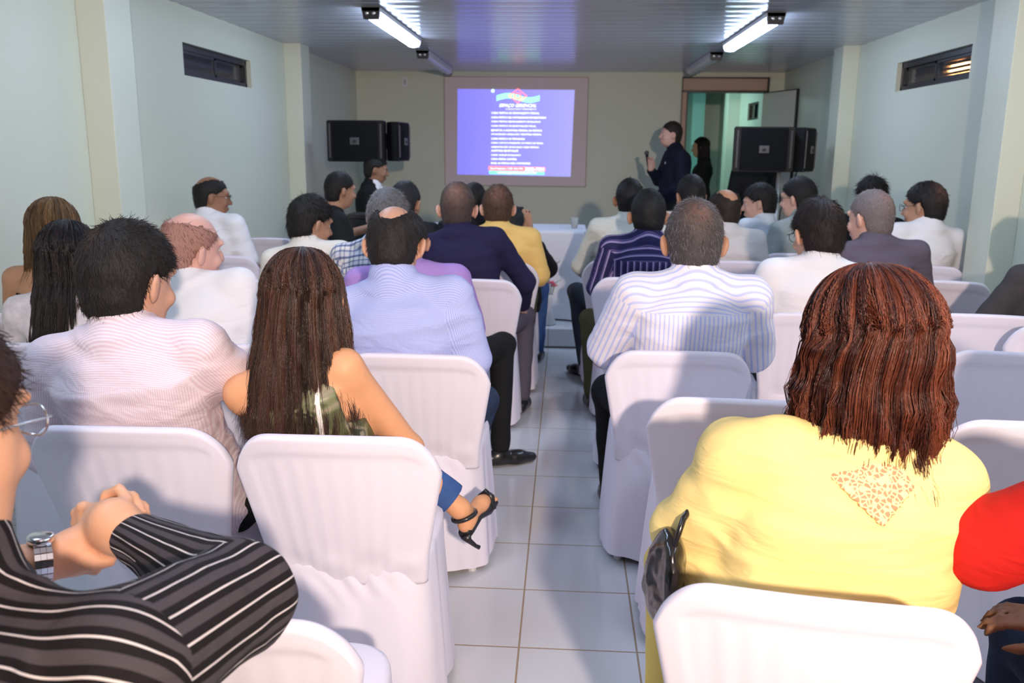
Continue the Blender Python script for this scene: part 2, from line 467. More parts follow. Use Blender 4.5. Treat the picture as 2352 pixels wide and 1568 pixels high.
def px(u, v): return ((u-1050)/265*SW, (403-v)/197*SH)          # photo pixels inside the slide -> metres on the slide
TXT = emit('slide_white', (.82, .90, 1.0), .95)
def text(name, s, u0, u1, v, hpx, mat=None, shear=0, off=-.003, bold=.0):
    cu = bpy.data.curves.new(name, 'FONT'); cu.body = s; cu.size = 1; cu.shear = shear; cu.offset = bold; cu.resolution_u = 2
    tmp = bpy.data.objects.new(name, cu); col.objects.link(tmp)
    bpy.context.view_layer.update()
    me = bpy.data.meshes.new_from_object(tmp.evaluated_get(bpy.context.evaluated_depsgraph_get()))
    bpy.data.objects.remove(tmp)
    co = np.zeros(len(me.vertices)*3, np.float32); me.vertices.foreach_get('co', co); co = co.reshape(-1, 3)
    mn, mx = co.min(0), co.max(0)
    a, b = px(u0, v+hpx/2); a2, b2 = px(u1, v-hpx/2)
    out = np.zeros_like(co)
    out[:, 0] = a+(co[:, 0]-mn[0])/(mx[0]-mn[0])*(a2-a); out[:, 2] = b+(co[:, 1]-mn[1])/(mx[1]-mn[1])*(b2-b); out[:, 1] = off
    me.vertices.foreach_set('co', out.ravel()); me.update()
    return mesh_obj(name, me, mat or TXT, slide)
lines = [('CURSO PRÁTICO DE DEPARTAMENTO PESSOAL', 1128, 1238, 259.5), ('CURSO PRÁTICO EM CONTABILIDADE INFORMATIZADA', 1128, 1254, 269.5),
         ('CURSO PRÁTICO EM FECHAMENTO DE BALANÇO', 1128, 1241, 279.5), ('CURSO PRÁTICO DE ESCRITURAÇÃO FISCAL', 1128, 1231, 289.5),
         ('IMPOSTOS: A AUDITORIA FEDERAL NA PRÁTICA', 1128, 1245, 299), ('ATUALIZAÇÃO LEGISLAÇÃO TRIBUTÁRIA FEDERAL', 1128, 1244, 308.5),
         ('CURSO PRÁTICO DE TESOURARIA', 1128, 1206, 318.5), ('CURSO CUSTOS E FORMAÇÃO DO PREÇO DE VENDA', 1128, 1248, 328.5),
         ('ADMINISTRAÇÃO DE RECURSOS COMO PRÁTICA', 1128, 1238, 338), ('AUDITORIA EM ESTOQUES', 1128, 1191, 347), ('CURSO ANÁLISE DE BALANÇO', 1128, 1197, 356.5),
         ('CURSO PERÍCIA CONTÁBIL', 1128, 1188, 365.5), ('EXCEL NA PRÁTICA PARA CONTADORES', 1128, 1219, 375)]
for s, u0, u1, v in lines: text('text_line', s, u0, u1, v, 5.6, bold=.03)
text('heading', 'ESPAÇO GERENCIAL', 1146, 1231, 243.5, 9, shear=.35, bold=.02)
text('subheading', 'CONSULTORIA E TREINAMENTO', 1161, 1231, 251, 4, shear=.2)
def flat(name, pts, mat, off=-.002):
    bm = bmesh.new(); fr = [bm.verts.new((px(*q)[0], off, px(*q)[1])) for q in pts]; bk = [bm.verts.new((v.co.x, off+.0008, v.co.z)) for v in fr]
    bm.faces.new(fr); bm.faces.new(bk[::-1]); n = len(pts)
    for k in range(n): bm.faces.new((fr[k], bk[k], bk[(k+1) % n], fr[(k+1) % n]))
    return bm_obj(name, bm, mat, slide)
RED = emit('slide_red', (1, .12, .16), .95)
flat('red_bar', [(1122, 384), (1124, 382), (1252, 384), (1254, 386), (1254, 392), (1252, 394), (1124, 392.5), (1122, 391)], RED)
flat('green_bar', [(1123, 393), (1252, 394.5), (1252, 402), (1124, 401.5)], emit('slide_green', (.10, .62, .40), .9))
text('address', 'Rua Progresso, 1738  Sala 104', 1127, 1201, 388.3, 5, off=-.004)
text('telephone', '3202-7001', 1207, 1251, 388.6, 7.5, off=-.004, bold=.03)
text('web_address', 'www.gerencial.srv.br', 1142, 1234, 397.8, 5.5, off=-.004, bold=.02)
GR = emit('slide_lime', (.22, 1.0, .42), .9)
top, bot = [], []
for k in range(21):
    s = k/20; u = 1140+98*s
    c = 226-5*math.sin((s-.02)*2*PI) - 1*s
    top.append((u, c-6)); bot.append((u, c+6))
for k in range(20):
    pass
flat('ribbon', top+bot[::-1], GR)
cx_, cy_ = 1188.5, 221
def ring(pts_o, pts_i, name, mat, off):
    bm = bmesh.new(); n = len(pts_o)
    a = [bm.verts.new((px(*q)[0], off, px(*q)[1])) for q in pts_o]; b = [bm.verts.new((px(*q)[0], off, px(*q)[1])) for q in pts_i]
    for k in range(n): bm.faces.new((a[k], a[(k+1) % n], b[(k+1) % n], b[k]))
    return bm_obj(name, bm, mat, slide)
ring([(cx_-22, cy_), (cx_, cy_-17), (cx_+22, cy_), (cx_, cy_+17)], [(cx_-18, cy_), (cx_, cy_-14), (cx_+18, cy_), (cx_, cy_+14)], 'diamond', RED, -.004)
ring([(cx_+9*math.cos(a), cy_+8*math.sin(a)) for a in np.linspace(.6, 5.6, 16)]+[(cx_+8, cy_)], [(cx_+6*math.cos(a), cy_+5*math.sin(a)) for a in np.linspace(.6, 5.6, 16)]+[(cx_+5, cy_)], 'letter_mark', RED, -.004)
ring([(1131.5+4*math.cos(a), 210+4*math.sin(a)) for a in np.linspace(0, 2*PI, 17)[:-1]], [(1131.5+.3*math.cos(a), 210+.3*math.sin(a)) for a in np.linspace(0, 2*PI, 17)[:-1]], 'cursor_dot', emit('slide_mint', (.5, .95, .8), .9), -.003)

# wall fittings
o = empty('wall_socket', (-1.95, YB, 2.285)); tag(o, 'small white cover plate high on the front wall left of the screen', 'socket')
box_obj('plate', (-.035, .035, -.012, 0, -.06, .06), WHITE_PL, o, bevel=.004); box_obj('outlet', (-.015, .015, -.016, -.010, -.03, .03), simple('grey_plastic', (.5, .5, .5)), o, bevel=.002)
o = empty('wall_box', (XR, 8.62, 1.42)); tag(o, 'narrow dark box on the right wall behind the right loudspeaker', 'wall box')
box_obj('housing', (-.03, 0, -.05, .05, -.09, .09), DARK_METAL, o, bevel=.004); box_obj('cover', (-.034, -.030, -.04, .04, -.07, .07), BLACK_PL, o)

# ------------------------------------------------------------------ chairs under fitted white covers
def grid_faces(n, m_, off=0, flip=False):
    a = np.arange(n*m_).reshape(n, m_)+off
    f = np.stack([a[:-1, :-1], a[1:, :-1], a[1:, 1:], a[:-1, 1:]], -1).reshape(-1, 4)
    return f[:, ::-1] if flip else f

def backrest_mesh():
    n, m_ = 61, 61
    s = np.sin(np.linspace(-PI/2, PI/2, n))[:, None]*np.ones((1, m_)); t = np.ones((n, 1))*np.linspace(0, 1, m_)[None]**.9
    a = np.abs(s)
    zt = .848-.014*s**2-.100*(np.clip(a-.56, 0, 1)/.44)**2.8
    z = .405+t*(zt-.405)
    w = np.interp(z, [.40, .50, .62, .72, .78, .85], [.202, .211, .232, .250, .257, .257])
    x = s*w
    # distance to the outline
    d = np.minimum((1-a)*w, (zt-z))
    lean = -.216-.118*((z-.44)/.40)
    curve = .040*(x/.257)**2
    th = .013*np.sqrt(np.clip(1-(1-np.clip(d/.014, 0, 1))**2, 0, 1))
    rim = .0055*(1/(1+np.exp((d-.052)/.004)))
    sl = np.clip((a*8.2) % 1, 0, 1); sl = .0014*np.cos(2*PI*s*5.5)*np.clip((d-.06)/.02, 0, 1)
    low = .006*np.exp(-((z-.47)/.03)**2)*np.cos(7*s+1)
    yb = lean+curve-th-np.minimum(rim, th*.5)-sl-low
    yf = lean+curve+th
    V = np.concatenate([np.stack([x, yb, z], -1).reshape(-1, 3), np.stack([x, yf, z], -1).reshape(-1, 3)])
    F = np.concatenate([grid_faces(n, m_, 0, True), grid_faces(n, m_, n*m_)])
    # close the lower edge
    lo = np.arange(n)*m_; q = np.stack([lo[:-1], lo[1:], lo[1:]+n*m_, lo[:-1]+n*m_], -1)
    me = from_np('backrest', V, np.concatenate([F, q]))
    bm = bmesh.new(); bm.from_mesh(me); bmesh.ops.remove_doubles(bm, verts=bm.verts, dist=1e-5); bmesh.ops.recalc_face_normals(bm, faces=bm.faces); bm.to_mesh(me); bm.free()
    for p in me.polygons: p.use_smooth = True
    return me

def skirt_mesh(seed):
    r_ = np.random.default_rng(seed)
    n, k = 180, 30
    ph = np.linspace(0, 2*PI, n, endpoint=False)
    V = []
    ph1, ph2 = r_.random(8)*2*PI, r_.random(8)*2*PI
    ks = [3, 5, 7, 9, 13, 17, 22, 4]
    for j in range(k):
        t = j/(k-1); z = .452*(1-t)+.028*t
        hx = .208+.030*t; hy = .232+.026*t; e = 5-1.5*t
        c, s = np.cos(ph), np.sin(ph)
        rr = (np.abs(c/hx)**e+np.abs(s/hy)**e)**(-1/e)
        fold = sum(np.sin(kk*ph+a+.5*t*np.sin(3*ph+b)) / (1+.12*kk) for kk, a, b in zip(ks, ph1, ph2))
        amp = .0050*t**.6+.0012
        # cloth gathered behind the seat
        back = np.exp(-((ph-1.5*PI)/.55)**2)
        fold = fold*(1+.6*back)
        g = back*(.012*np.exp(-((z-.44)/.05)**2)*np.cos(26*(ph-1.5*PI)+60*(z-.44)))*np.clip(t*6, 0, 1)
        rad = rr+amp*fold+g
        zz = z+(.010*np.sin(5*ph+ph1[0]) if j == k-1 else 0)*np.ones(n)
        V.append(np.stack([rad*c, rad*s-.0, zz], -1))
    # cushion top
    top = []
    for q, dz in ((.985, .012), (.93, .019), (.6, .022), (.25, .020), (.02, .019)):
        v = V[0].copy(); v[:, :2] *= q; v[:, 2] = .452+dz; top.append(v)
    rings = top[::-1]+V
    A = np.concatenate(rings); N = len(rings); idx = np.arange(N*n).reshape(N, n)
    a = idx[:-1]; b = idx[1:]
    F = np.stack([a, b, np.roll(b, -1, 1), np.roll(a, -1, 1)], -1).reshape(-1, 4)
    A[:, 1] += .006
    return from_np('skirt', A, F)

def leg_mesh():
    bm = bmesh.new(); add_tube(bm, [(0, 0, .44), (0, 0, .2), (0, 0, 0)], [.018, .017, .016], 10)
    me = bpy.data.meshes.new('leg'); bmesh.ops.recalc_face_normals(bm, faces=bm.faces); bm.to_mesh(me); bm.free(); return me
BACK_ME = backrest_mesh(); SK = [skirt_mesh(s) for s in (1, 2, 3)]; LEG_ME = leg_mesh()
for me in [BACK_ME]+SK: me.materials.append(COVER)
LEG_ME.materials.append(WHITE_PL)
chair_n = 0
def chair(x, y, rz, label):
    """x, y = the middle of the top of the backrest"""
    global chair_n
    c, s = math.cos(R(rz)), math.sin(R(rz))
    t = empty('banquet_chair', (x-s*.325, y+c*.325, 0), R(rz))
    tag(t, label, 'chair', 'chairs under fitted white covers')
    mesh_obj('backrest_cover', BACK_ME, None, t); mesh_obj('seat_skirt', SK[chair_n % 3], None, t)
    for a in (-.175, .175):
        for b in (-.16, .175): mesh_obj('leg', LEG_ME, None, t, (a, b, 0))
    chair_n += 1
    return t
# ------------------------------------------------------------------ smooth implicit surfaces turned into meshes (people, clothes, hair)
def vnoise(P, scale, seed=0, stretch=(1, 1, 1)):
    """smooth value noise in -1..1, P = (x, y, z) arrays"""
    q = [P[i]*scale*stretch[i] for i in range(3)]
    b = [np.floor(v).astype(np.int64) for v in q]; fr = [v-w for v, w in zip(q, b)]
    fr = [v*v*(3-2*v) for v in fr]
    def hsh(i, j, k):
        h = (i*374761393+j*668265263+k*2147483647+seed*1274126177) & 0xffffffff
        h = ((h ^ (h >> 13))*1274126177) & 0xffffffff
        return ((h ^ (h >> 16)) & 0xffff)/32767.5-1
    out = 0
    for i in (0, 1):
        for j in (0, 1):
            for k in (0, 1):
                w = (fr[0] if i else 1-fr[0])*(fr[1] if j else 1-fr[1])*(fr[2] if k else 1-fr[2])
                out = out+w*hsh(b[0]+i, b[1]+j, b[2]+k)
    return out

A3 = lambda v: np.array(v, float)
def rotm(yaw=0, pitch=0, roll=0):
    """yaw > 0 turns left, pitch > 0 looks down, roll > 0 leans to the right shoulder"""
    cy, sy = math.cos(yaw), math.sin(yaw); cp, sp = math.cos(-pitch), math.sin(-pitch); cr, sr = math.cos(roll), math.sin(roll)
    Z = np.array([[cy, -sy, 0], [sy, cy, 0], [0, 0, 1]]); X = np.array([[1, 0, 0], [0, cp, -sp], [0, sp, cp]]); Y = np.array([[cr, 0, sr], [0, 1, 0], [-sr, 0, cr]])
    return Z @ X @ Y

class SDF:
    def __init__(s): s.prims = []; s.post = []
    def cone(s, a, b, ra, rb, k=.02, sub=False):
        a, b = A3(a), A3(b); r = max(ra, rb)
        s.prims.append(('c', a, b, ra, rb, k, sub, np.minimum(a, b)-r, np.maximum(a, b)+r)); return s
    def ell(s, c, r, Rm=None, k=.02, sub=False):
        c, r = A3(c), A3(r); Rm = np.eye(3) if Rm is None else Rm; m_ = r.max() if not np.allclose(Rm, np.eye(3)) else r
        s.prims.append(('e', c, r, Rm, None, k, sub, c-m_, c+m_)); return s
    def loft(s, A, B, right, prof, k=.02, n=2.4, inflate=0):
        """prof rows: t, half width, half depth, forward offset"""
        A, B = A3(A), A3(B); z = B-A; L = np.linalg.norm(z); z = z/L; x = A3(right); x = x-z*(x@z); x /= np.linalg.norm(x); y = np.cross(z, x)
        prof = np.array(prof, float); m_ = prof[:, 1:3].max()+inflate+.05
        s.prims.append(('l', A, (x, y, z, L), prof, (n, inflate), k, False, np.minimum(A, B)-m_, np.maximum(A, B)+m_)); return s
    def mesh(s, vox, smooth=0):
        lo = np.min([p[7] for p in s.prims if not p[6]], 0)-4*vox-.02; hi = np.max([p[8] for p in s.prims if not p[6]], 0)+4*vox+.02
        dims = np.ceil((hi-lo)/vox).astype(int)+1
        ax = [lo[i]+vox*np.arange(dims[i]) for i in range(3)]
        D = np.full(dims, 1.0, np.float32)
        for p in s.prims:
            k = p[5]; mg = k*1.2+5*vox
            i0 = np.clip(np.floor((p[7]-mg-lo)/vox).astype(int), 0, dims); i1 = np.clip(np.ceil((p[8]+mg-lo)/vox).astype(int)+1, 0, dims)
            if (i1 <= i0).any(): continue
            sl = tuple(slice(a, b) for a, b in zip(i0, i1))
            X, Y, Z = ax[0][sl[0]][:, None, None], ax[1][sl[1]][None, :, None], ax[2][sl[2]][None, None, :]
            if p[0] == 'c':
                a, b, ra, rb = p[1:5]; ba = b-a; L2 = max(ba @ ba, 1e-9)
                h = np.clip(((X-a[0])*ba[0]+(Y-a[1])*ba[1]+(Z-a[2])*ba[2])/L2, 0, 1)
                d = np.sqrt((X-a[0]-h*ba[0])**2+(Y-a[1]-h*ba[1])**2+(Z-a[2]-h*ba[2])**2)-(ra+(rb-ra)*h)
            elif p[0] == 'e':
                c, r, Rm = p[1:4]
                q = [(X-c[0])*Rm[0, i]+(Y-c[1])*Rm[1, i]+(Z-c[2])*Rm[2, i] for i in range(3)]
                k0 = np.sqrt(sum((q[i]/r[i])**2 for i in range(3))); k1 = np.sqrt(sum((q[i]/r[i]**2)**2 for i in range(3)))+1e-6
                d = k0*(k0-1)/k1
            else:
                A, (x, y, z, L), prof, (n, infl) = p[1:5]
                dx, dy, dz = X-A[0], Y-A[1], Z-A[2]
                qx, qy, qz = (dx*v[0]+dy*v[1]+dz*v[2] for v in (x, y, z))
                t = qz/L
                a = np.interp(t, prof[:, 0], prof[:, 1])+infl; b = np.interp(t, prof[:, 0], prof[:, 2])+infl; o_ = np.interp(t, prof[:, 0], prof[:, 3])
                kk = (np.abs(qx/a)**n+np.abs((qy-o_)/b)**n)**(1/n)
                d = (kk-1)*np.minimum(a, b)
                d = np.maximum(d, np.maximum(-qz-infl, qz-L-infl))
            old = D[sl]
            if p[6]:
                h = np.clip(.5-.5*(old+d)/k, 0, 1); D[sl] = old*(1-h)-d*h+k*h*(1-h)
            else:
                h = np.clip(.5+.5*(old-d)/k, 0, 1); D[sl] = np.minimum(old*(1-h)+d*h-k*h*(1-h), old)
        if s.post:
            X, Y, Z = np.meshgrid(*[a.astype(np.float32) for a in ax], indexing='ij')
            for f in s.post: D = f(D, X, Y, Z)
        g = openvdb.FloatGrid(); g.background = 3*vox
        D = np.clip(D, -3*vox, 3*vox).astype(np.float32)
        g.copyFromArray(D); g.gridClass = openvdb.GridClass.LEVEL_SET
        pts, quads = g.convertToQuads()
        return pts*vox+lo, quads[:, ::-1].copy()

def sdf_obj(name, sd, vox, mat, parent, tone=False):
    V, F = sd.mesh(vox)
    me = from_np(name, V, F)
    return mesh_obj(name, me, mat, parent), V, F

def face_normals(V, F):
    n = np.cross(V[F[:, 2]]-V[F[:, 0]], V[F[:, 3]]-V[F[:, 1]]); return n/(np.linalg.norm(n, axis=1, keepdims=True)+1e-9)

def norm(v): return v/(np.linalg.norm(v, axis=-1, keepdims=True)+1e-9)

def strands_mesh(name, P, w, tone, tip=.25):
    """P: (n, m, 3) strand points -> thin three sided tapering tubes"""
    n, m_ = P.shape[:2]
    T = np.gradient(P, axis=1); T = norm(T)
    ref = np.array([.31, .52, .79]); a = norm(np.cross(T, ref)); b = np.cross(T, a)
    tp = np.linspace(1, tip, m_)[None, :, None, None]*np.asarray(w).reshape(-1, 1, 1, 1)
    ang = 2*PI*np.arange(3)/3
    ring_ = a[:, :, None]*np.cos(ang)[None, None, :, None]+b[:, :, None]*np.sin(ang)[None, None, :, None]
    V = (P[:, :, None]+ring_*tp).reshape(-1, 3)
    idx = np.arange(n*m_*3).reshape(n, m_, 3)
    A_, B_ = idx[:, :-1], idx[:, 1:]
    F = np.stack([A_, np.roll(A_, -1, 2), np.roll(B_, -1, 2), B_], -1).reshape(-1, 4)
    me = from_np(name, V, F)
    at = me.attributes.new('tone', 'FLOAT', 'POINT')
    at.data.foreach_set('value', np.repeat(np.asarray(tone, np.float32), m_*3))
    return me

# ------------------------------------------------------------------ heads
def head_prims(sd, C, M, s=1.0, neck=None, jaw=1.0, k=.02):
    T = lambda *v: C+M @ (A3(v)*s)
    sd.ell(T(0, -.012, .014), A3((.074, .096, .096))*s, M, k)
    sd.ell(T(0, .024, -.04), A3((.060*jaw, .066, .078))*s, M, .025)
    sd.ell(T(0, .036, -.088), A3((.046*jaw, .046, .034))*s, M, .025)
    sd.ell(T(0, .080, .022), A3((.052, .018, .012))*s, M, .02)
    for q in (-1, 1):
        sd.ell(T(q*.031, .098, -.004), A3((.017, .012, .011))*s, M, .010, sub=True)
        sd.ell(T(q*.036, .070, -.040), A3((.022, .018, .020))*s, M, .02)
    sd.cone(T(0, .088, .004), T(0, .110, -.038), .007*s, .012*s, .012)
    for q in (-1, 1): sd.ell(T(q*.011, .100, -.042), A3((.008, .009, .007))*s, M, .006)
    sd.ell(T(0, .092, -.068), A3((.022, .010, .006))*s, M, .006); sd.ell(T(0, .090, -.079), A3((.019, .010, .007))*s, M, .006)
    for q in (-1, 1):
        E = M @ rotm(q*.55, -.15, q*.12)
        sd.ell(T(q*.086, -.012, -.018), A3((.0095, .021, .034))*s, E, .008)
        sd.ell(T(q*.0955, .002, -.014), A3((.005, .010, .019))*s, E, .005, sub=True)

def eyes(parent, C, M, s, me_cache={}):
    if 'e' not in me_cache:
        bm = bmesh.new(); bmesh.ops.create_uvsphere(bm, u_segments=16, v_segments=10, radius=.0108)
        for f in bm.faces: f.material_index = 1 if f.calc_center_median().y > .0090 else 0; f.smooth = True
        me = bpy.data.meshes.new('eye'); bm.to_mesh(me); bm.free()
        me.materials.append(simple('eye_white', (.75, .72, .68), rough=.2)); me.materials.append(simple('dark_iris', (.03, .015, .01), rough=.1))
        me_cache['e'] = me
    for q in (-1, 1):
        o = mesh_obj('eye', me_cache['e'], None, parent)
        p_ = C+M @ (A3((q*.031, .0725, -.004))*s)
        mm = Matrix([list(r_) for r_ in M]).to_4x4(); mm.translation = p_
        o.matrix_local = mm

def hair_cap(C, M, s, t, style, seed=0):
    """short hair: thick scalp shell cut along the hairline; style: short, ring (bald crown), top_bald, buzz"""
    sd = SDF(); T = lambda *v: C+M @ (A3(v)*s)
    sd.ell(T(0, -.014, .016), A3((.074+t*.8, .095+t*.85, .096+t))*s, M, .02)
    sd.ell(T(0, -.040, -.045), A3((.062+t*.6, .058+t*.7, .062+t*.3))*s, M, .02)
    def cut(D, X, Y, Z):
        d = [X-C[0], Y-C[1], Z-C[2]]
        x, y, z = [(d[0]*M[0, i]+d[1]*M[1, i]+d[2]*M[2, i])/s for i in range(3)]
        g1 = (-.004-(z-.78*y))/1.27*s
        nape = -.098+.010*np.cos(x*60)
        g2 = np.maximum(y+.030, nape-z)*s
        g = np.minimum(g1, g2)
        ear = np.sqrt(((np.abs(x)-.085)/.022)**2+((y+.004)/.030)**2+((z+.022)/.042)**2)-1
        g = np.maximum(g, -ear*.02)
        if style == 'ring':        # bald patch on the crown
            r_ = (1-np.sqrt((x/.055)**2+((y+.045)/.105)**2+((z-.130)/.108)**2))*.05
            g = np.maximum(g, r_)
        elif style == 'top_bald':
            r_ = (1-np.sqrt((x/.064)**2+((y-.015)/.108)**2+((z-.100)/.075)**2))*.06
            g = np.maximum(g, r_)
        elif style == 'ring_small':
            r_ = (1-np.sqrt((x/.036)**2+((y+.060)/.045)**2+((z-.095)/.040)**2))*.04
            g = np.maximum(g, r_)
        g = g+.004*vnoise((X, Y, Z), 70, seed+3)
        return g
    def post(D, X, Y, Z):
        D = D+(.0022*vnoise((X, Y, Z), 55, seed, (1, 1, .5))+.0012*vnoise((X, Y, Z), 120, seed+1))*min(1, t/.012)
        return np.maximum(D, cut(D, X, Y, Z))
    sd.post.append(post)
    return sd

def fuzz(name, V, F, C, M, n, L, w, parent, mat, seed=0, lift=.35, tone=(0, 1), crown=(0, -.055, .09), s=1.0):
    """short hairs combed away from the crown over the hair shell"""
    r_ = np.random.default_rng(seed)
    N = face_normals(V, F); c = V[F].mean(1)
    cr = C+M @ (A3(crown)*s)
    keep = np.where(((c-C)*N).sum(1) > 0)[0]
    if len(keep) == 0: return
    i = r_.choice(keep, n)
    p, nn = c[i]+r_.normal(0, .0015, (n, 3)), N[i]
    d = p-cr; d = d-nn*(d*nn).sum(1, keepdims=True); d = norm(d)
    down = -M[:, 2]; dd = down-nn*(nn @ down)[:, None]
    sw = np.cross(nn, d)
    d = norm(d*.8+dd*.5+sw*.35+r_.normal(0, .30, (n, 3)))
    Ls = L*r_.uniform(.5, 1.1, n)[:, None]
    pts = []
    for q in np.linspace(0, 1, 4):
        pts.append(p-nn*.003+(d*Ls*q)+nn*Ls*lift*(q-.6*q*q)*r_.uniform(.3, 1.2, (n, 1)))
    me = strands_mesh(name, np.stack(pts, 1), w, r_.uniform(tone[0], tone[1], n)**1.6)
    return mesh_obj(name, me, mat, parent)

# ------------------------------------------------------------------ bodies
MAN = [(0, .150, .115, 0), (.12, .172, .135, .005), (.32, .162, .128, .012), (.52, .160, .120, .004), (.70, .176, .122, -.008), (.84, .172, .112, -.016), (.93, .125, .085, -.014), (1, .055, .055, -.004)]
WOMAN = [(0, .165, .120, 0), (.12, .180, .130, .0), (.32, .140, .105, .008), (.52, .138, .105, .006), (.70, .152, .118, .0), (.84, .150, .098, -.010), (.93, .105, .072, -.010), (1, .046, .046, -.004)]
HEAVY = [(0, .200, .160, 0), (.12, .235, .185, .02), (.32, .240, .180, .03), (.52, .225, .160, .01), (.70, .215, .145, -.008), (.84, .195, .125, -.016), (.93, .130, .092, -.012), (1, .060, .060, -.004)]

def hand_prims(sd, W, d, palm, s=1.0, curl=.5, spread=.12, thumb=1, k=.006):
    """W wrist, d direction of the hand, palm = palm normal; five unequal fingers, thumb on the side given by its sign"""
    d = norm(A3(d)); pn = A3(palm); pn = norm(pn-d*(pn @ d)); side = np.cross(d, pn)*thumb
    P = lambda a, b, c: A3(W)+(d*a+side*b+pn*c)*s
    sd.cone(P(.0, 0, 0), P(.035, 0, 0), .026*s, .028*s, .015)
    for b in (-.026, -.009, .009, .026): sd.cone(P(.03, b*.7, 0), P(.088, b, 0), .015*s, .0115*s, .012)
    for (b, L, r_) in ((.029, .072, .0088), (.010, .082, .0092), (-.010, .076, .0088), (-.028, .060, .0078)):
        base = A3((.088, b, 0)); q = base; ang = curl*.35; out = b/.03*spread
        for j, f in enumerate((.45, .31, .24)):
            ang2 = ang
            v = A3((math.cos(ang2), math.sin(out)*math.cos(ang2), math.sin(ang2)))
            nq = q+v*L*f
            sd.cone(P(*q), P(*nq), r_*(1-.07*j)*s, r_*(.95-.09*j)*s, k)
            q = nq; ang += curl*.85
    t0 = A3((.025, .026, .006)); t1 = A3((.055, .052, .018)); t2 = A3((.088, .060, .030)); t3 = A3((.110, .058, .038))
    sd.cone(P(*t0), P(*t1), .016*s, .0125*s, .012); sd.cone(P(*t1), P(*t2), .0115*s, .0105*s, k); sd.cone(P(*t2), P(*t3), .0105*s, .008*s, k)

def stripe_attr(me, V, F, arms, ya, yc=0):
    """per corner stripe coordinates: torso below the yoke, yoke, sleeves"""
    c = V[F].mean(1)
    cls = np.zeros(len(F), int)
    su = V[F][:, :, 0].copy(); sv = V[F][:, :, 2].copy()
    yoke = c[:, 2] > ya
    su[yoke] = (np.arctan2(V[F][:, :, 2]-(ya-.06), -(V[F][:, :, 1]-yc))*.135)[yoke]; sv[yoke] = V[F][:, :, 0][yoke]; cls[yoke] = 1
    for segs, shx in arms:
        best = np.full(len(F), 9.); bu = np.zeros((len(F), 4)); bv = np.zeros((len(F), 4)); acc = 0
        for a, b in segs:
            a, b = A3(a), A3(b); ba = b-a; L = np.linalg.norm(ba); z = ba/L
            x = np.cross(z, (0, 0.15, 1)); x = norm(x); y = np.cross(z, x)
            h = np.clip(((c-a) @ z)/L, 0, 1); dist = np.linalg.norm(c-a-h[:, None]*ba, axis=1)
            better = dist < best
            q = V[F]-a
            ang = np.arctan2(q @ y, q @ x); mid = np.arctan2((c-a) @ y, (c-a) @ x)[:, None]
            ang = mid+((ang-mid+PI) % (2*PI)-PI)
            bu[better] = (ang*.055)[better]; bv[better] = (q @ z+acc)[better]; best[better] = dist[better]; acc += L
        a0, b0 = A3(segs[0][0]), A3(segs[0][1])
        z = norm(b0-a0); inarm = (best < .105) & (((c-a0) @ z) > .002) & ((c[:, 0]-shx*.98)*np.sign(shx) > -.01)
        fore = (best < .075) & (np.linalg.norm(c-A3(segs[0][0]), axis=1) > .2)
        inarm |= fore
        su[inarm] = bu[inarm]; sv[inarm] = bv[inarm]; cls[inarm] = 2
    for nm, a in (('su', su), ('sv', sv)):
        at = me.attributes.new(nm, 'FLOAT', 'CORNER'); at.data.foreach_set('value', a.astype(np.float32).ravel())
    return cls

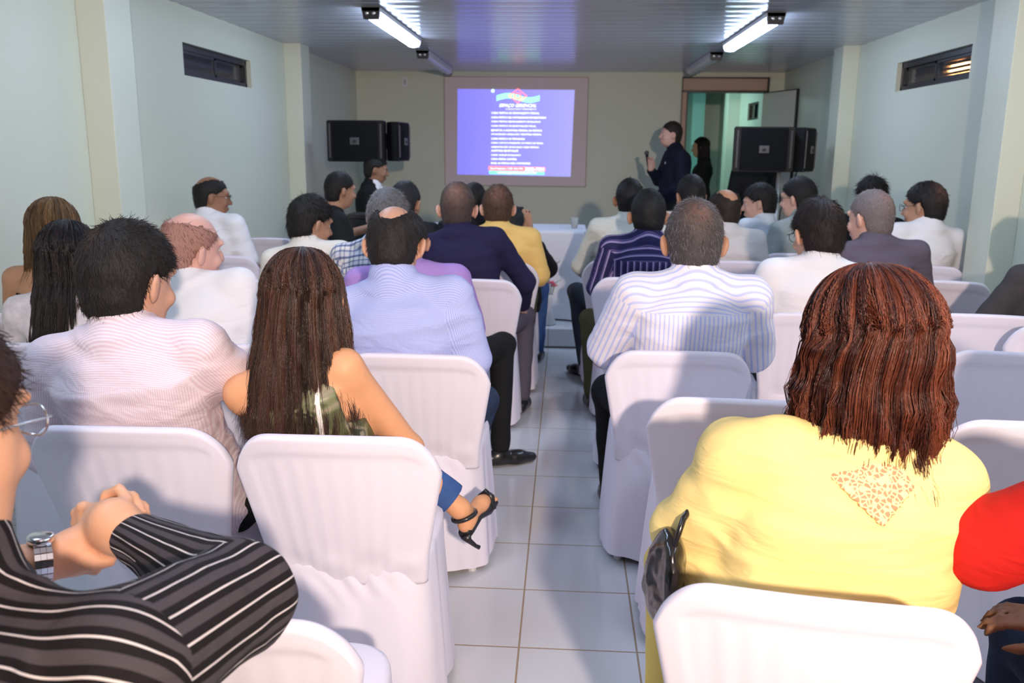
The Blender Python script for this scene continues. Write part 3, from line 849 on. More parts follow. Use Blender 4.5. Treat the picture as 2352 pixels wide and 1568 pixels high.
def person(label, loc, head, face=0, hyaw=0, hpitch=8, hroll=0, hs=1.05, prof=MAN, W=.185, girth=1.0, skin_c=(.55, .30, .19), shirt=None, sleeve='short', collar=True,
           hair=('short', (.012, .009, .008)), ht=.013, fz=700, arms=None, legs=None, trousers=None, shoes=None, vox=.011, hvox=.007, hands=True, standing=False,
           fold=.004, seed=1, group=None, hip=.50, jaw=1.0, low_cut=None, skirt_len=None, shz=.30, no_shirt=False, arm_r=1.0, fzL=.022, neck_r=.056, hairc2=None, yoke=.105, root_z=0, bodyfn=None, shirtfn=None, sleeve_f=.86, eye=True, thin=None, boff=(0, 0, 0), cuff={}):
    """loc: floor point under the hips; head: world position of the top of the head; face: heading in degrees (0 = towards the screen, + = left)"""
    root = empty('person', (loc[0], loc[1], root_z), R(face)); tag(root, label, 'person', group)
    cf, sf = math.cos(R(face)), math.sin(R(face))
    dx, dy = head[0]-loc[0], head[1]-loc[1]
    Ht = A3((cf*dx+sf*dy, -sf*dx+cf*dy, head[2]-root_z))
    M = rotm(R(hyaw), R(hpitch), R(hroll))
    C = Ht-M @ A3((0, -.01, .110))*hs                      # centre of the head
    nk = C+M @ (A3((0, -.022, -.075))*hs)                  # top of the neck
    B = A3((nk[0]*.93, min(nk[1]-.01, nk[1]), Ht[2]-shz+.035))           # base of the neck
    B[1] = nk[1]-.025
    B = B+A3(boff)
    hipc = A3((0, -.02, hip))
    A = hipc-A3((0, 0, .05))
    ax_ = norm(B-A); right = norm(np.cross(A3((0, 1, 0)), ax_)); right = norm(A3((1, 0, 0))-ax_*ax_[0])
    S = {q: B+right*q*W+ax_*-.055+A3((0, -.008, 0)) for q in (-1, 1)}
    # default seated arms: forearms resting on the thighs
    ar = {}
    for q in (-1, 1):
        ar[q] = [S[q], S[q]+A3((q*.065, .04, -.26)), A3((q*.13, .26, hip+.13))]
        if standing: ar[q] = [S[q], S[q]+A3((q*.05, -.02, -.28)), S[q]+A3((q*.06, .06, -.53))]
    if arms:
        for q, v in arms.items(): ar[q] = [S[q]]+[A3(w_) for w_ in v]
    r1, r2, r3 = .050*girth*arm_r, .042*girth*arm_r, .028*min(girth, 1.1)
    pr = [(a, b*girth, c_*girth, d_) for a, b, c_, d_ in prof]
    # --- body: head, neck, trunk, arms and hands in one surface
    sd = SDF()
    head_prims(sd, C, M, hs, jaw=jaw)
    sd.cone(C+M @ (A3((0, -.022, -.045))*hs), B+A3((0, .0, .0)), neck_r*hs, (neck_r+.006)*hs, .03)
    infl = .0 if no_shirt else -.014
    sd.loft(A, B, right, pr, .03, inflate=infl)
    for q in (-1, 1):
        sd.cone(B+A3((0, -.008, .0)), S[q]+A3((0, 0, .006)), .036+infl*.4, .038+infl, .05)
        e, w_ = ar[q][1], ar[q][2]
        sd.cone(S[q], e, r1+infl, r2+infl*.6, .03); sd.cone(e, w_, r2+infl*.6, r3, .02)
        if hands:
            d = w_-e
            if arms and len(arms.get(q, ())) > 2: d = ar[q][3]-w_
            hand_prims(sd, w_, d, (0, .2, -1), 1.0, .55, .12, thumb=q)
    if bodyfn: bodyfn(sd)
    body, V, F = sdf_obj('body', sd, vox, skin(skin_c), root)
    # --- shirt
    out = {'root': root, 'C': C, 'M': M, 'B': B, 'A': A, 'S': S, 'ar': ar, 'ax': ax_, 'right': right, 'pr': pr, 'body': body}
    if shirt is not None and not no_shirt:
        st = SDF(); t = .010
        st.loft(A-ax_*.03, B, right, pr, .03, inflate=t)
        for q in (-1, 1):
            st.cone(B+A3((0, -.012, .006)), S[q]+A3((0, 0, .012)), .038+t, .040+t, .05)
            e, w_ = ar[q][1], ar[q][2]
            if sleeve == 'long':
                st.cone(S[q], e, r1+t, r2+t*1.1, .03); cb_ = cuff.get(q, 0); st.cone(e, w_-norm(w_-e)*(.015+cb_), r2+t*1.1, r3+t*1.1, .02)
                st.cone(w_-norm(w_-e)*(.05+cb_), w_-norm(w_-e)*(.012+cb_), r3+t*1.3, r3+t*1.2, .004)
            elif sleeve == 'short':
                st.cone(S[q], S[q]+(e-S[q])*sleeve_f, r1+t, r1+t*1.7, .035)
        if collar:
            cb = B+A3((0, .0, -.022)); ct = B+(nk-B)*.42+A3((0, 0, .004))
            st.cone(cb, ct, (neck_r+.016)*hs, (neck_r+.011)*hs, .012)
        sd2 = seed
        if shirtfn: shirtfn(st)
        def folds(D, X, Y, Z):
            P = (X, Y, Z)
            w1 = vnoise(P, 6, sd2, (1, 1, 1.8)); w2 = vnoise((X+.03*w1, Y, Z+.05*w1), 13, sd2+5, (.7, 1, 2.2)); w3 = 1-np.abs(vnoise((X+.04*w1, Y, Z+.04*w2), 9, sd2+9, (.6, 1, 1.9)))*2
            D = D+fold*(.9*w1+.7*w2-.55*np.clip(w3, 0, 1))
            if collar:        # flat rim on top of the collar and the fold under it
                zc = (Z-ct[2])
                D = np.maximum(D, (zc-.004)-0*X) if False else D
            return D
        st.post.append(folds)
        V, F = st.mesh(vox)
        me = from_np('shirt', V, F)
        ms = shirt if isinstance(shirt, (list, tuple)) else [shirt]
        so = mesh_obj('shirt', me, ms, root)
        cls = stripe_attr(me, V, F, [([(ar[q][0], ar[q][1]), (ar[q][1], ar[q][2])], S[q][0]) for q in (-1, 1)], B[2]-yoke, B[1]+.01)
        if len(ms) > 1: me.polygons.foreach_set('material_index', np.minimum(cls, len(ms)-1).astype(np.int32))
        out['shirt'] = so
    # --- trousers and shoes
    if trousers is not None:
        tr = SDF(); kn = {}
        tw = W/.185
        for q in (-1, 1):
            if legs and q in legs: K, Fo = A3(legs[q][0]), A3(legs[q][1])
            elif standing: K, Fo = A3((q*.095, .02, .49)), A3((q*.10, -.01, .09))
            else: K, Fo = A3((q*.14, .40, hip+.015)), A3((q*.14, .42, .10))
            hj = hipc+A3((q*.085*tw, .0, .0 if not standing else .36))
            if standing: hj = A3((q*.085, 0, .86))
            tr.cone(hj, K, .082*girth, .062, .03); tr.cone(K, Fo+A3((0, 0, .0)), .062, .046, .025)
            kn[q] = (K, Fo)
        if standing: tr.ell((0, -.01, .93), (.165*girth, .12*girth, .10), None, .05)
        else: tr.ell(hipc+A3((0, 0, .01)), (.165*girth*tw, .13*girth, .085), None, .05)
        tr.post.append(lambda D, X, Y, Z: D+.004*vnoise((X, Y, Z), 10, seed+20, (1, 1, 1.6)))
        sdf_obj('trousers', tr, max(vox, .011), trousers, root)
        if shoes is not None:
            for q in (-1, 1):
                K, Fo = kn[q]; fd = A3((Fo[0]-hipc[0], Fo[1]-hipc[1], 0)); fd = norm(A3((q*.15, 1, 0))) if legs is None or len(legs.get(q, ())) < 3 else norm(A3(legs[q][2]))
                a = A3((Fo[0], Fo[1], Fo[2]-.10))
                sh = SDF(); sh.cone(a-fd*.045+A3((0, 0, .040)), a+fd*.10+A3((0, 0, .034)), .036, .034, .02); sh.cone(a+fd*.08+A3((0, 0, .03)), a+fd*.165+A3((0, 0, .026)), .036, .024, .02)
                sh.cone(a+A3((0, 0, .05)), a+A3((0, 0, .09)), .036, .036, .02)
                zz = a[2]+.002
                sh.post.append(lambda D, X, Y, Z, zz=zz: np.maximum(D, zz-Z))
                sdf_obj('shoe', sh, .009, shoes, root)
    if eye: eyes(root, C, M, hs)
    # --- hair
    if hair is not None:
        style, hc = hair
        hm = hair_mat('hair', hc, hairc2, rough=.62)
        cap = hair_cap(C, M, hs, ht, style, seed)
        ho, V, F = sdf_obj('hair', cap, hvox, hm, root)
        if thin:
            cr = C+M @ (A3((thin[2] if len(thin) > 2 else 0, -.085, .062))*hs); d_ = np.linalg.norm((V-cr)*A3((1, 1, .8)), axis=1)
            tv = thin[0]*np.exp(-(d_/thin[1])**2)*(1+.5*vnoise((V[:, 0], V[:, 1], V[:, 2]), 90, seed))
            at = ho.data.attributes.new('thin', 'FLOAT', 'POINT'); at.data.foreach_set('value', np.clip(tv, 0, 1).astype(np.float32))
        if fz: fuzz('hair_strands', V, F, C, M, fz, fzL, .0009 if hvox < .006 else .0014, ho, hm, seed, s=hs)
    return out

def glasses(p, parent, hs, mat, s=1.0):
    C, M = p['C'], p['M']; T = lambda *v: Vector(C+M @ (A3(v)*hs))
    bm = bmesh.new()
    for q in (-1, 1):
        pts = [T(q*.033+.024*math.cos(a), .109-.010*abs(math.cos(a)), -.006+.017*math.sin(a)) for a in np.linspace(0, 2*PI, 21)]
        add_tube(bm, pts, .0014, 6, caps=False)
        add_tube(bm, [T(q*.057, .100, .002), T(q*.072, .088, .003), T(q*.081, .02, .0), T(q*.084, -.014, -.004), T(q*.082, -.028, -.022)], .0013, 6)
    add_tube(bm, [T(-.010, .110, -.002), T(0, .114, .001), T(.010, .110, -.002)], .0013, 6)
    return bm_obj('eyeglasses', bm, mat, parent, smooth=True)
def long_hair(p, hs, env, n, mat, w=.0012, wave=.004, wfreq=14, t=.014, ragged=.10, seed=1, yaw=0, face_gap=62, shell=.86, vox=.009, flick=0, clump=.008, root_tone=None, pts_n=18, flyaway=0, part=0, shell_end=.93, tip=.25, fringe=None, hname='hair'):
    """hair falling from the crown over an envelope: env rows = height below the head centre, half width, half depth, forward offset"""
    C, M = p['C'], p['M']; root = p['root']; r_ = np.random.default_rng(seed)
    env = np.array(env, float); zs = -env[:, 0]                # positive downward
    cy, sy = math.cos(yaw), math.sin(yaw)
    zend = zs[-1]
    sd = SDF()
    sd.ell(C+M @ (A3((0, -.014, .016))*hs), A3((.074+t*.7, .094+t*.7, .096+t*.7))*hs, M, .02)
    Bp, Ap = C+A3((0, 0, .03)), C+A3((0, 0, -zend*shell_end))
    L = Bp[2]-Ap[2]
    prof = []
    for q in np.linspace(0, 1, 14):
        zz = C[2]-(Ap[2]+q*L); k = shell*(1 if q > .12 else .65+3*q)
        prof.append((q, np.interp(zz, zs, env[:, 1])*k, np.interp(zz, zs, env[:, 2])*k, np.interp(zz, zs, env[:, 3])))
    sd.loft(Ap, Bp, (cy, sy, 0), prof, .03, n=2.2)
    def post(D, X, Y, Z):
        x, y, z = X-C[0], Y-C[1], Z-C[2]
        lx, ly = x*cy+y*sy, -x*sy+y*cy
        g = np.where(z > .035, -.06-(z-.035)*1.0-(-ly)*.0+ly-.05, ly-(.020 if fringe is None else fringe))
        g = np.where(z > .035, ly-(.028+(z-.035)*1.9), g)
        D = D+clump*.5*vnoise((X, Y, Z), 40, seed, (1, 1, .22))
        return np.maximum(D, g)
    sd.post.append(post)
    sm = mat.copy(); b_ = sm.node_tree.nodes['Principled BSDF']; b_.inputs['Roughness'].default_value = .85; b_.inputs['Specular IOR Level'].default_value = .08
    ho, V, F = sdf_obj(hname, sd, vox, sm, root)
    gap = R(face_gap)
    ph = r_.uniform(-PI+gap, PI-gap, n)                        # 0 = back of the head
    th0 = np.arccos(r_.uniform(.05, 1, n))
    Pts = []
    ra = (A3((.074, .094, .096))+t)*hs
    hang = np.linspace(0, 1, pts_n)
    nclump = vnoise((ph*3.0, ph*0+3.3, ph*0), 3.1, seed+4)
    length = zend*(1-ragged*r_.random(n)**1.5-ragged*.6*np.abs(vnoise((ph, ph*0, ph*0), 4.2, seed+2)))
    side = r_.normal(0, 1, n); rj = r_.uniform(.90, 1.035, n)
    phase = vnoise((ph, ph*0, ph*0+5), 6, seed+6)*PI*1.5+r_.normal(0, .5, n)
    for s in hang:
        k = np.clip(s/.32, 0, 1)
        th = th0*(1-k)+(PI/2)*k
        lx = ra[0]*np.sin(th)*np.sin(ph); ly = -ra[1]*np.sin(th)*np.cos(ph); lz = ra[2]*np.cos(th)
        top = np.stack([lx, ly-.014, lz+.016], -1) @ M.T
        h = np.clip((s-.32)/.68, 0, 1)
        zz = h*length
        a = np.interp(zz, zs, env[:, 1]); b = np.interp(zz, zs, env[:, 2]); o = np.interp(zz, zs, env[:, 3])
        swing = ph+wave*6*np.sin(zz*wfreq+phase)*h
        ex, ey = a*np.sin(swing), -b*np.cos(swing)+o
        e = np.stack([ex*cy-ey*sy, ex*sy+ey*cy, -zz], -1)
        u = np.clip((s-.22)/.25, 0, 1); u = u*u*(3-2*u)
        q = C+top*(1-u)[..., None] + e*u[..., None] if np.ndim(u) else C+top*(1-u)+e*u
        out = norm(np.stack([np.sin(ph)*cy+np.cos(ph)*sy, np.sin(ph)*sy-np.cos(ph)*cy, ph*0], -1))
        lift = .0035+(rj-1)*.10+clump*vnoise((ph*2, zz*0+s*1.5, ph*0), 7, seed+8)+wave*np.sin(zz*wfreq*1.7+phase*2)*h*1.5
        if flick: lift = lift+flick*np.clip((h-.72)/.28, 0, 1)**2*(side*.6+.5)
        if flyaway: lift = lift+flyaway*(np.abs(side) > 1.9)*s*r_.uniform(.5, 1)
        Pts.append(q+out*lift[:, None])
    tone = np.clip(.30+.42*vnoise((ph, ph*0+9, ph*0), 9, seed+1)+r_.uniform(-.3, .4, n), 0, 1)
    me = strands_mesh(hname+'_strands', np.stack(Pts, 1), w*r_.uniform(.6, 1.2, n), tone, tip)
    return ho, mesh_obj('hair_strands', me, mat, ho)

def patch(name, p, mat, inflate, keep, vox=.006, fold=0, seed=0, extra=None):
    """a close fitting piece of cloth over the trunk, cut to shape by keep(x, y, z) <= 0"""
    st = SDF(); st.loft(p['A']-p['ax']*.03, p['B'], p['right'], p['pr'], .03, inflate=inflate)
    if extra: extra(st)
    st.post.append(lambda D, X, Y, Z: np.maximum(D+fold*vnoise((X, Y, Z), 14, seed), keep(X, Y, Z)))
    return sdf_obj(name, st, vox, mat, p['root'])[0]
# ------------------------------------------------------------------ the seats
CH = [
 (-.535, 1.91, 1, 'white covered chair carrying the woman with very long dark hair'),
 (-1.06, 1.93, 2, 'white covered chair under the man in the pale pink shirt'),
 (-.54, 1.10, 0, 'white covered chair under the elbow of the striped black shirt'),
 (-.66, .02, -4, 'white covered chair of the man in glasses at the lower left'),
 (-.49, 2.75, -1, 'white covered chair under the balding man in the light blue shirt'),
 (.40, 1.23, -9, 'large white covered chair at the bottom right behind the yellow blouse'),
 (.49, 2.31, -3, 'empty white covered chair in front of the woman in yellow, by the aisle'),
 (1.23, 2.17, -3, 'white covered chair right of the yellow woman, level with her neck'),
 (.40, 2.88, 0, 'white covered chair of the grey haired man in blue and white stripes'),
 (1.07, 3.65, -2, 'white covered chair under the dark haired man in the white shirt'),
 (1.78, 3.70, -8, 'empty white covered chair beside the auburn hair, half in shadow'),
 (2.02, 4.70, -12, 'empty white covered chair near the right wall, in front of the man in glasses'),
 (2.02, 3.45, -16, 'white covered chair cut by the right edge, furthest back of the edge ones'),
 (1.56, 2.97, -12, 'white covered chair at the right edge with a diagonal shadow'),
 (2.16, 5.35, -14, 'white covered chair under the man in glasses by the right wall'),
 (-.47, 4.45, 0, 'white covered chair under the man in the navy shirt'),
 (-.40, 5.15, 0, 'white covered chair under the man in the yellow shirt'),
 (-1.79, 2.78, 6, 'white covered chair under the woman with straight black hair'),
 (-1.17, 2.83, 2, 'white covered chair of the bald man in the white shirt'),
 (-1.40, 4.55, 3, 'white covered chair under the dark haired man in the cream shirt'),
 (-2.24, 6.35, 4, 'empty white covered chair near the left wall, second from the pillar'),
 (-1.95, 7.05, 2, 'empty white covered chair in front, left of the man in black'),
 (-2.15, 5.25, 5, 'white covered chair of the balding man by the left wall'),
 (-1.10, 4.05, 0, 'empty white covered chair behind the cream shirt and lilac shirt'),
 (-1.02, 5.30, 0, 'empty white covered chair behind the outstretched arm'),
 (-1.60, 5.80, -20, 'white covered chair of the man in the black T-shirt'),
 (-1.98, 4.15, 4, 'empty white covered chair between the dark haired man and the bald man'),
 (-.60, 3.50, 0, 'white covered chair under the lilac shirt, hidden by the light blue shirt'),
 (-2.12, 3.30, 5, 'white covered chair under the woman with fair brown hair'),
 (.40, 4.62, 0, 'white covered chair of the man in the navy and purple stripes'),
 (.36, 5.35, 0, 'white covered chair of the short haired man in white by the aisle'),
 (.40, 3.80, 0, 'empty white covered chair between the two striped shirts'),
 (1.07, 5.42, -2, 'white covered chair under the bald man in the beige shirt'),
 (.95, 4.55, -2, 'empty white covered chair in front of the beige shirt chair'),
 (1.56, 5.88, -6, 'white covered chair under the man in the grey green shirt'),
 (1.64, 4.32, -5, 'white covered chair of the grey haired man in the grey shirt'),
 (-.43, 5.95, -8, 'white covered chair of the person holding up a camera'),
 (2.06, 5.95, -6, 'white covered chair hidden behind the man in glasses by the right wall'),
 (1.38, 6.12, 6, 'white covered chair under the young man seen in profile'),
 (.93, .94, -4, 'white covered chair of the person in red'),
]
for a in CH: chair(*a)
# ------------------------------------------------------------------ the audience
SH = simple('black_leather', (.012, .011, .011), rough=.3, spec=.5, coat=.3)
BLK = cloth('black_trouser_cloth', (.012, .012, .013), bump=.2)
NAVYD = denim('dark_denim', (.035, .05, .10)); BLUED = denim('blue_denim', (.05, .11, .30)); GREYT = cloth('grey_trouser_cloth', (.10, .09, .12), bump=.25)
OLIVE = cloth('olive_cloth', (.09, .08, .04)); SLATE = denim('slate_denim', (.06, .075, .10))
WSH = cloth('white_shirt_cloth', (.84, .82, .84), bump=.35); CREAM = cloth('cream_shirt_cloth', (.80, .74, .66), bump=.3)
SKL, SKM, SKD, SKR = (.66, .36, .24), (.50, .27, .17), (.34, .17, .10), (.72, .42, .32)
BLKH, GREYH, BRNH = (.010, .008, .007), (.16, .15, .15), (.035, .02, .013)
P = {}
W1, W2 = (.84, .82, .86), (.60, .62, .90)
def stripes3(nm, per, stops, **k): return [ramp_stripes(nm+'_cloth', per, stops, **k)]
LB = [(0, (.52, .55, .84)), (.55, (.38, .43, .78))]
P['blue'] = person('balding man in a light blue shirt with a bald spot, beside the aisle', (-.50, 3.07), (-.595, 3.05, 1.298), hpitch=20, hs=1.13, W=.20, girth=1.2, skin_c=SKL,
    shirt=ramp_stripes('fine_blue_stripes', .0045, LB, bump=.4), hair=('ring', (.014, .010, .009)), fz=2600, hvox=.005, vox=.008, neck_r=.062,
    legs={1: ((.18, .34, .50), (.10, .18, .10)), -1: ((-.14, .40, .52), (-.14, .44, .10))}, trousers=NAVYD, shoes=SH, seed=3, fold=.006)
PK = [(0, (.82, .72, .78)), (.5, (.74, .58, .64))]
P['pink'] = person('dark haired man in a pale pink striped shirt seated in the second row, left', (-1.05, 2.24), (-1.115, 2.18, 1.292), hyaw=-22, hpitch=10, hs=1.14, W=.205, girth=1.1, skin_c=SKL,
    shirt=ramp_stripes('fine_pink_stripes', .0050, PK, bump=.4), sleeve='long', hair=('short', BLKH), ht=.022, fz=6500, fzL=.026, hvox=.005, vox=.008, neck_r=.058,
    arms={1: ((.265, .08, .74), (.18, .32, .60))}, trousers=BLK, shoes=SH, seed=5, thin=(.55, .025, -.01), fold=.006, hairc2=(.05, .030, .024),
    legs={1: ((.22, .40, .53), (.22, .42, .10)), -1: ((-.16, .40, .52), (-.16, .42, .10))})
p = P['fair'] = person('woman with fair brown hair and bare shoulders against the left wall', (-2.13, 3.60), (-2.16, 3.58, 1.275), hs=1.05, prof=WOMAN, W=.165, skin_c=(.50, .27, .16), hair=None, no_shirt=True, trousers=BLK, shoes=SH, seed=7)
patch('strapless_top', p, BLK, .006, lambda X, Y, Z: Z-.90, vox=.01)
long_hair(p, 1.05, [(.02, .098, .105, -.01), (-.07, .105, .112, -.012), (-.15, .118, .105, -.02), (-.20, .125, .095, -.025), (-.24, .11, .08, -.03)], 2600, hair_mat('hair', (.055, .030, .012), (.26, .15, .065)), w=.0016, wave=.003, flick=.02, seed=11, clump=.006)
p = P['black_hair'] = person('woman with straight black hair down her back and a white patterned blouse', (-1.79, 3.08), (-1.80, 3.06, 1.225), hs=1.06, prof=WOMAN, W=.17, skin_c=SKM, hair=None, shirt=simple('white_patterned_cloth', (.72, .66, .68), rough=.8, var=.35, vscale=30), collar=False, trousers=BLK, shoes=SH, seed=8)
long_hair(p, 1.06, [(.02, .098, .106, -.01), (-.08, .103, .110, -.020), (-.18, .114, .108, -.052), (-.28, .122, .098, -.082), (-.40, .118, .085, -.098)], 3200, hair_mat('hair', (.006, .005, .006), (.040, .026, .026), rough=.3), w=.0014, wave=.0015, seed=12, ragged=.16, clump=.006)
P['bald'] = person('bald man in a white shirt tilting his head, left side', (-1.24, 3.15), (-1.37, 3.14, 1.262), hyaw=-38, hpitch=6, hroll=6, hs=1.12, W=.20, girth=1.15, skin_c=(.74, .42, .34), shirt=WSH, hair=('top_bald', (.40, .21, .165)), hairc2=(.035, .02, .02), ht=.004, fz=4200, fzL=.020, hvox=.005, vox=.009, trousers=BLK, shoes=SH, seed=9)
P['wallman'] = person('balding man in glasses and white shirt beside the left wall, face turned right', (-2.12, 5.55), (-2.225, 5.42, 1.318), face=-10, hyaw=-55, hpitch=6, hs=1.04, skin_c=SKD, shirt=WSH, hair=('ring', BLKH), ht=.008, fz=960, trousers=BLK, shoes=SH, seed=10)
glasses(P['wallman'], P['wallman']['root'], 1.04, DARK_METAL)
P['cream'] = person('dark haired man in a cream shirt with his face turned right', (-1.37, 4.88), (-1.40, 4.82, 1.225), hyaw=-45, hpitch=14, hs=1.16, W=.20, skin_c=SKM, thin=(.0, .03), shirt=CREAM, hair=('short', BLKH), ht=.020, fz=3840, fzL=.028, trousers=BLK, shoes=SH, seed=13, hvox=.006)
P['blackshirt'] = person('man in a black T-shirt stretching his bare arm to the right', (-1.60, 6.12), (-1.575, 6.10, 1.335), face=-62, hyaw=10, hpitch=8, hs=1.04, W=.19, girth=1.05, skin_c=SKM, shirt=cloth('charcoal_cloth', (.018, .02, .022)), collar=False, hair=('short', (.010, .008, .008)), ht=.009, fz=1440,
    arms={-1: ((-.23, .03, .86), (-.16, .27, .93))}, trousers=BLK, shoes=SH, seed=14)
P['suit'] = person('person in a black suit with white collar under the left loudspeaker, seen in profile', (-1.73, 7.85), (-1.69, 7.85, 1.435), root_z=.15, face=-82, hpitch=10, hs=1.0, skin_c=SKD, shirt=cloth('black_suit_cloth', (.010, .010, .011)), sleeve='long', hair=('short', BLKH), ht=.014, fz=720, trousers=BLK, shoes=SH, seed=15)
q_ = P['suit']
sd = SDF(); sd.cone(q_['B']+A3((0, .03, -.02)), q_['B']+A3((0, .035, .035)), .075, .064, .01); sdf_obj('white_collar', sd, .007, WSH, q_['root'])
sd = SDF(); sd.ell(q_['B']+A3((0, .085, -.10)), (.05, .05, .11), None, .01); sdf_obj('shirt_front', sd, .008, WSH, q_['root'])
PLD = ramp_stripes('plaid', .045, [(0, (.62, .62, .66)), (.35, (.26, .30, .42)), (.5, (.70, .68, .64)), (.8, (.16, .19, .30))], second=(.05, [(0, (1, 1, 1)), (.4, (.55, .58, .7)), (.6, (1, 1, .95)), (.85, (.6, .6, .7))]))
P['plaid'] = person('grey haired man in a plaid shirt, mostly behind the light blue shirt', (-.93, 4.40), (-.88, 4.34, 1.292), hyaw=-12, hpitch=8, hs=1.14, W=.165, boff=(-.05, 0, 0), skin_c=SKM, shirt=PLD, hair=('short', (.12, .115, .12)), hairc2=(.42, .41, .42), ht=.016, fz=4320, fzL=.026, hvox=.006, trousers=GREYT, shoes=SH, seed=16)
P['back_dark'] = person('dark haired person beyond the grey haired man in plaid', (-1.02, 5.72), (-1.035, 5.66, 1.285), hyaw=-15, hs=1.10, skin_c=SKM, shirt=cloth('charcoal_cloth', (.02, .02, .024)), hair=('short', (.020, .019, .022)), hairc2=(.09, .09, .10), ht=.014, fz=1200, trousers=BLK, shoes=SH, seed=17)
P['lilac'] = person('person in a lilac shirt directly in front of the light blue shirt', (-.66, 3.83), (-.69, 3.80, 1.222), hs=1.04, W=.215, girth=1.12, shz=.27, skin_c=SKM, shirt=cloth('lilac_cloth', (.42, .26, .62)), hair=('short', BLKH), fz=0, trousers=BLK, shoes=SH, seed=18,
    legs={1: ((.36, .40, .55), (.37, .16, .10), (1, .45, 0)), -1: ((-.14, .4, .52), (-.14, .42, .10))})
P['navy'] = person('man with cropped greying brown hair in a dark navy shirt', (-.50, 4.77), (-.585, 4.74, 1.32), hpitch=8, hs=1.16, W=.20, girth=1.12, skin_c=SKR, shirt=cloth('dark_navy_cloth', (.022, .018, .060)), sleeve='long', hair=('short', (.060, .040, .036)), hairc2=(.20, .15, .14), ht=.008, fz=2600, fzL=.014, hvox=.006,
    arms={1: ((.28, .05, .78), (.26, .20, .62))}, trousers=GREYT, shoes=SH, seed=19, thin=(.75, .055), legs={1: ((.27, .34, .53), (.27, .12, .10)), -1: ((-.14, .4, .52), (-.14, .42, .10))}, vox=.010)
P['yellow_man'] = person('man with thinning brown hair in a bright yellow shirt', (-.40, 5.47), (-.415, 5.40, 1.282), hpitch=8, hs=1.15, W=.20, girth=1.08, skin_c=SKR, shirt=cloth('yellow_shirt_cloth', (.88, .58, .19)), hair=('short', (.07, .035, .022)), hairc2=(.20, .11, .08), ht=.010, fz=4800, fzL=.020, hvox=.006, trousers=OLIVE, shoes=SH, seed=20, thin=(.85, .05),
    legs={1: ((.16, .36, .53), (.15, .34, .10)), -1: ((-.14, .4, .52), (-.14, .42, .10))})
sd = P['yellow_man']
bm = bmesh.new()
for (a, b) in ((-.022, -.014), (-.010, -.002), (.002, .016), (.019, .023)):
    z0 = sd['B'][2]-.052; add_box(bm, sd['B'][0]+a-.01, sd['B'][0]+b-.01, sd['B'][1]-.094, sd['B'][1]-.062, z0, z0+.016)
bm_obj('printed_emblem', bm, simple('black_print', (.02, .02, .02)), sd['root'])
P['behind'] = person('black haired person visible between the navy and yellow shirts', (-.64, 6.22), (-.645, 6.18, 1.262), hs=1.04, W=.17, skin_c=SKM, shirt=cloth('charcoal_cloth', (.012, .012, .014)), hair=('short', BLKH), fz=720, trousers=BLK, shoes=SH, seed=21)
P['camera'] = person('person in black raising a camera near the stage, wearing blue jeans', (-.33, 6.05), (-.37, 6.10, 1.105), hpitch=20, hs=1.0, W=.17, skin_c=SKM, shirt=cloth('charcoal_cloth', (.012, .012, .014)), collar=False, hair=('short', (.014, .016, .020)), ht=.014, fz=960, trousers=BLUED, shoes=SH, seed=22, hip=.48, shz=.27,
    arms={1: ((.23, .10, .66), (.075, .10, .955), (.06, .12, 1.04))}, legs={1: ((.16, .18, .52), (.15, .10, .10)), -1: ((-.14, .36, .50), (-.14, .34, .10))})
# right-hand block
Q3S = [(0, (.84, .80, .86)), (.62, (.56, .60, .90)), (.92, (.70, .70, .88))]
P['stripe'] = person('grey haired man in a white and blue striped shirt, by the aisle on the right', (.44, 3.20), (.455, 3.13, 1.325), hpitch=10, hs=1.20, W=.205, girth=1.08, arm_r=1.15, skin_c=SKM,
    shirt=[ramp_stripes('blue_white_stripes', .0150, Q3S), ramp_stripes('blue_white_yoke', .0150, Q3S), ramp_stripes('blue_white_sleeve', .0150, Q3S)], hair=('short', (.060, .052, .052)), hairc2=(.36, .33, .34), ht=.012, fz=7000, fzL=.018, hvox=.005, vox=.008,
    trousers=BLK, shoes=SH, seed=23, thin=(.6, .045), fold=.006, legs={-1: ((-.25, .30, .53), (-.22, .32, .10)), 1: ((.14, .4, .52), (.14, .42, .10))}, arms={-1: ((-.28, .02, .74), (-.16, .26, .62)), 1: ((.28, .02, .74), (.16, .26, .62))})
P['white'] = person('dark haired man in glasses and a plain white shirt, right of the striped shirt', (1.08, 3.95), (1.10, 3.92, 1.288), hyaw=16, hpitch=12, hs=1.18, W=.205, girth=1.05, skin_c=SKL, shirt=WSH, hair=('short', (.014, .008, .007)), ht=.017, fz=5000, fzL=.030, hvox=.005, vox=.009, trousers=BLK, shoes=SH, seed=24, thin=(.75, .022, .01))
glasses(P['white'], P['white']['root'], 1.18, DARK_METAL)
P['grey'] = person('grey haired man in a slate grey shirt looking left', (1.62, 4.62), (1.555, 4.60, 1.312), hyaw=34, hpitch=8, hs=1.16, W=.205, girth=1.05, skin_c=SKR, shirt=cloth('slate_shirt_cloth', (.115, .095, .125)), hair=('short', (.16, .13, .125)), hairc2=(.46, .40, .39), ht=.007, fz=3600, fzL=.014, hvox=.006, trousers=BLK, shoes=SH, seed=25, thin=(.5, .05))
P['messy'] = person('person with messy dark hair in black, behind the slate grey shirt', (2.05, 6.22), (2.085, 6.18, 1.335), hyaw=20, hs=1.05, W=.17, skin_c=SKM, shirt=cloth('charcoal_cloth', (.015, .015, .018)), hair=('short', (.010, .008, .008)), ht=.014, fz=2160, fzL=.05, trousers=BLK, shoes=SH, seed=26)
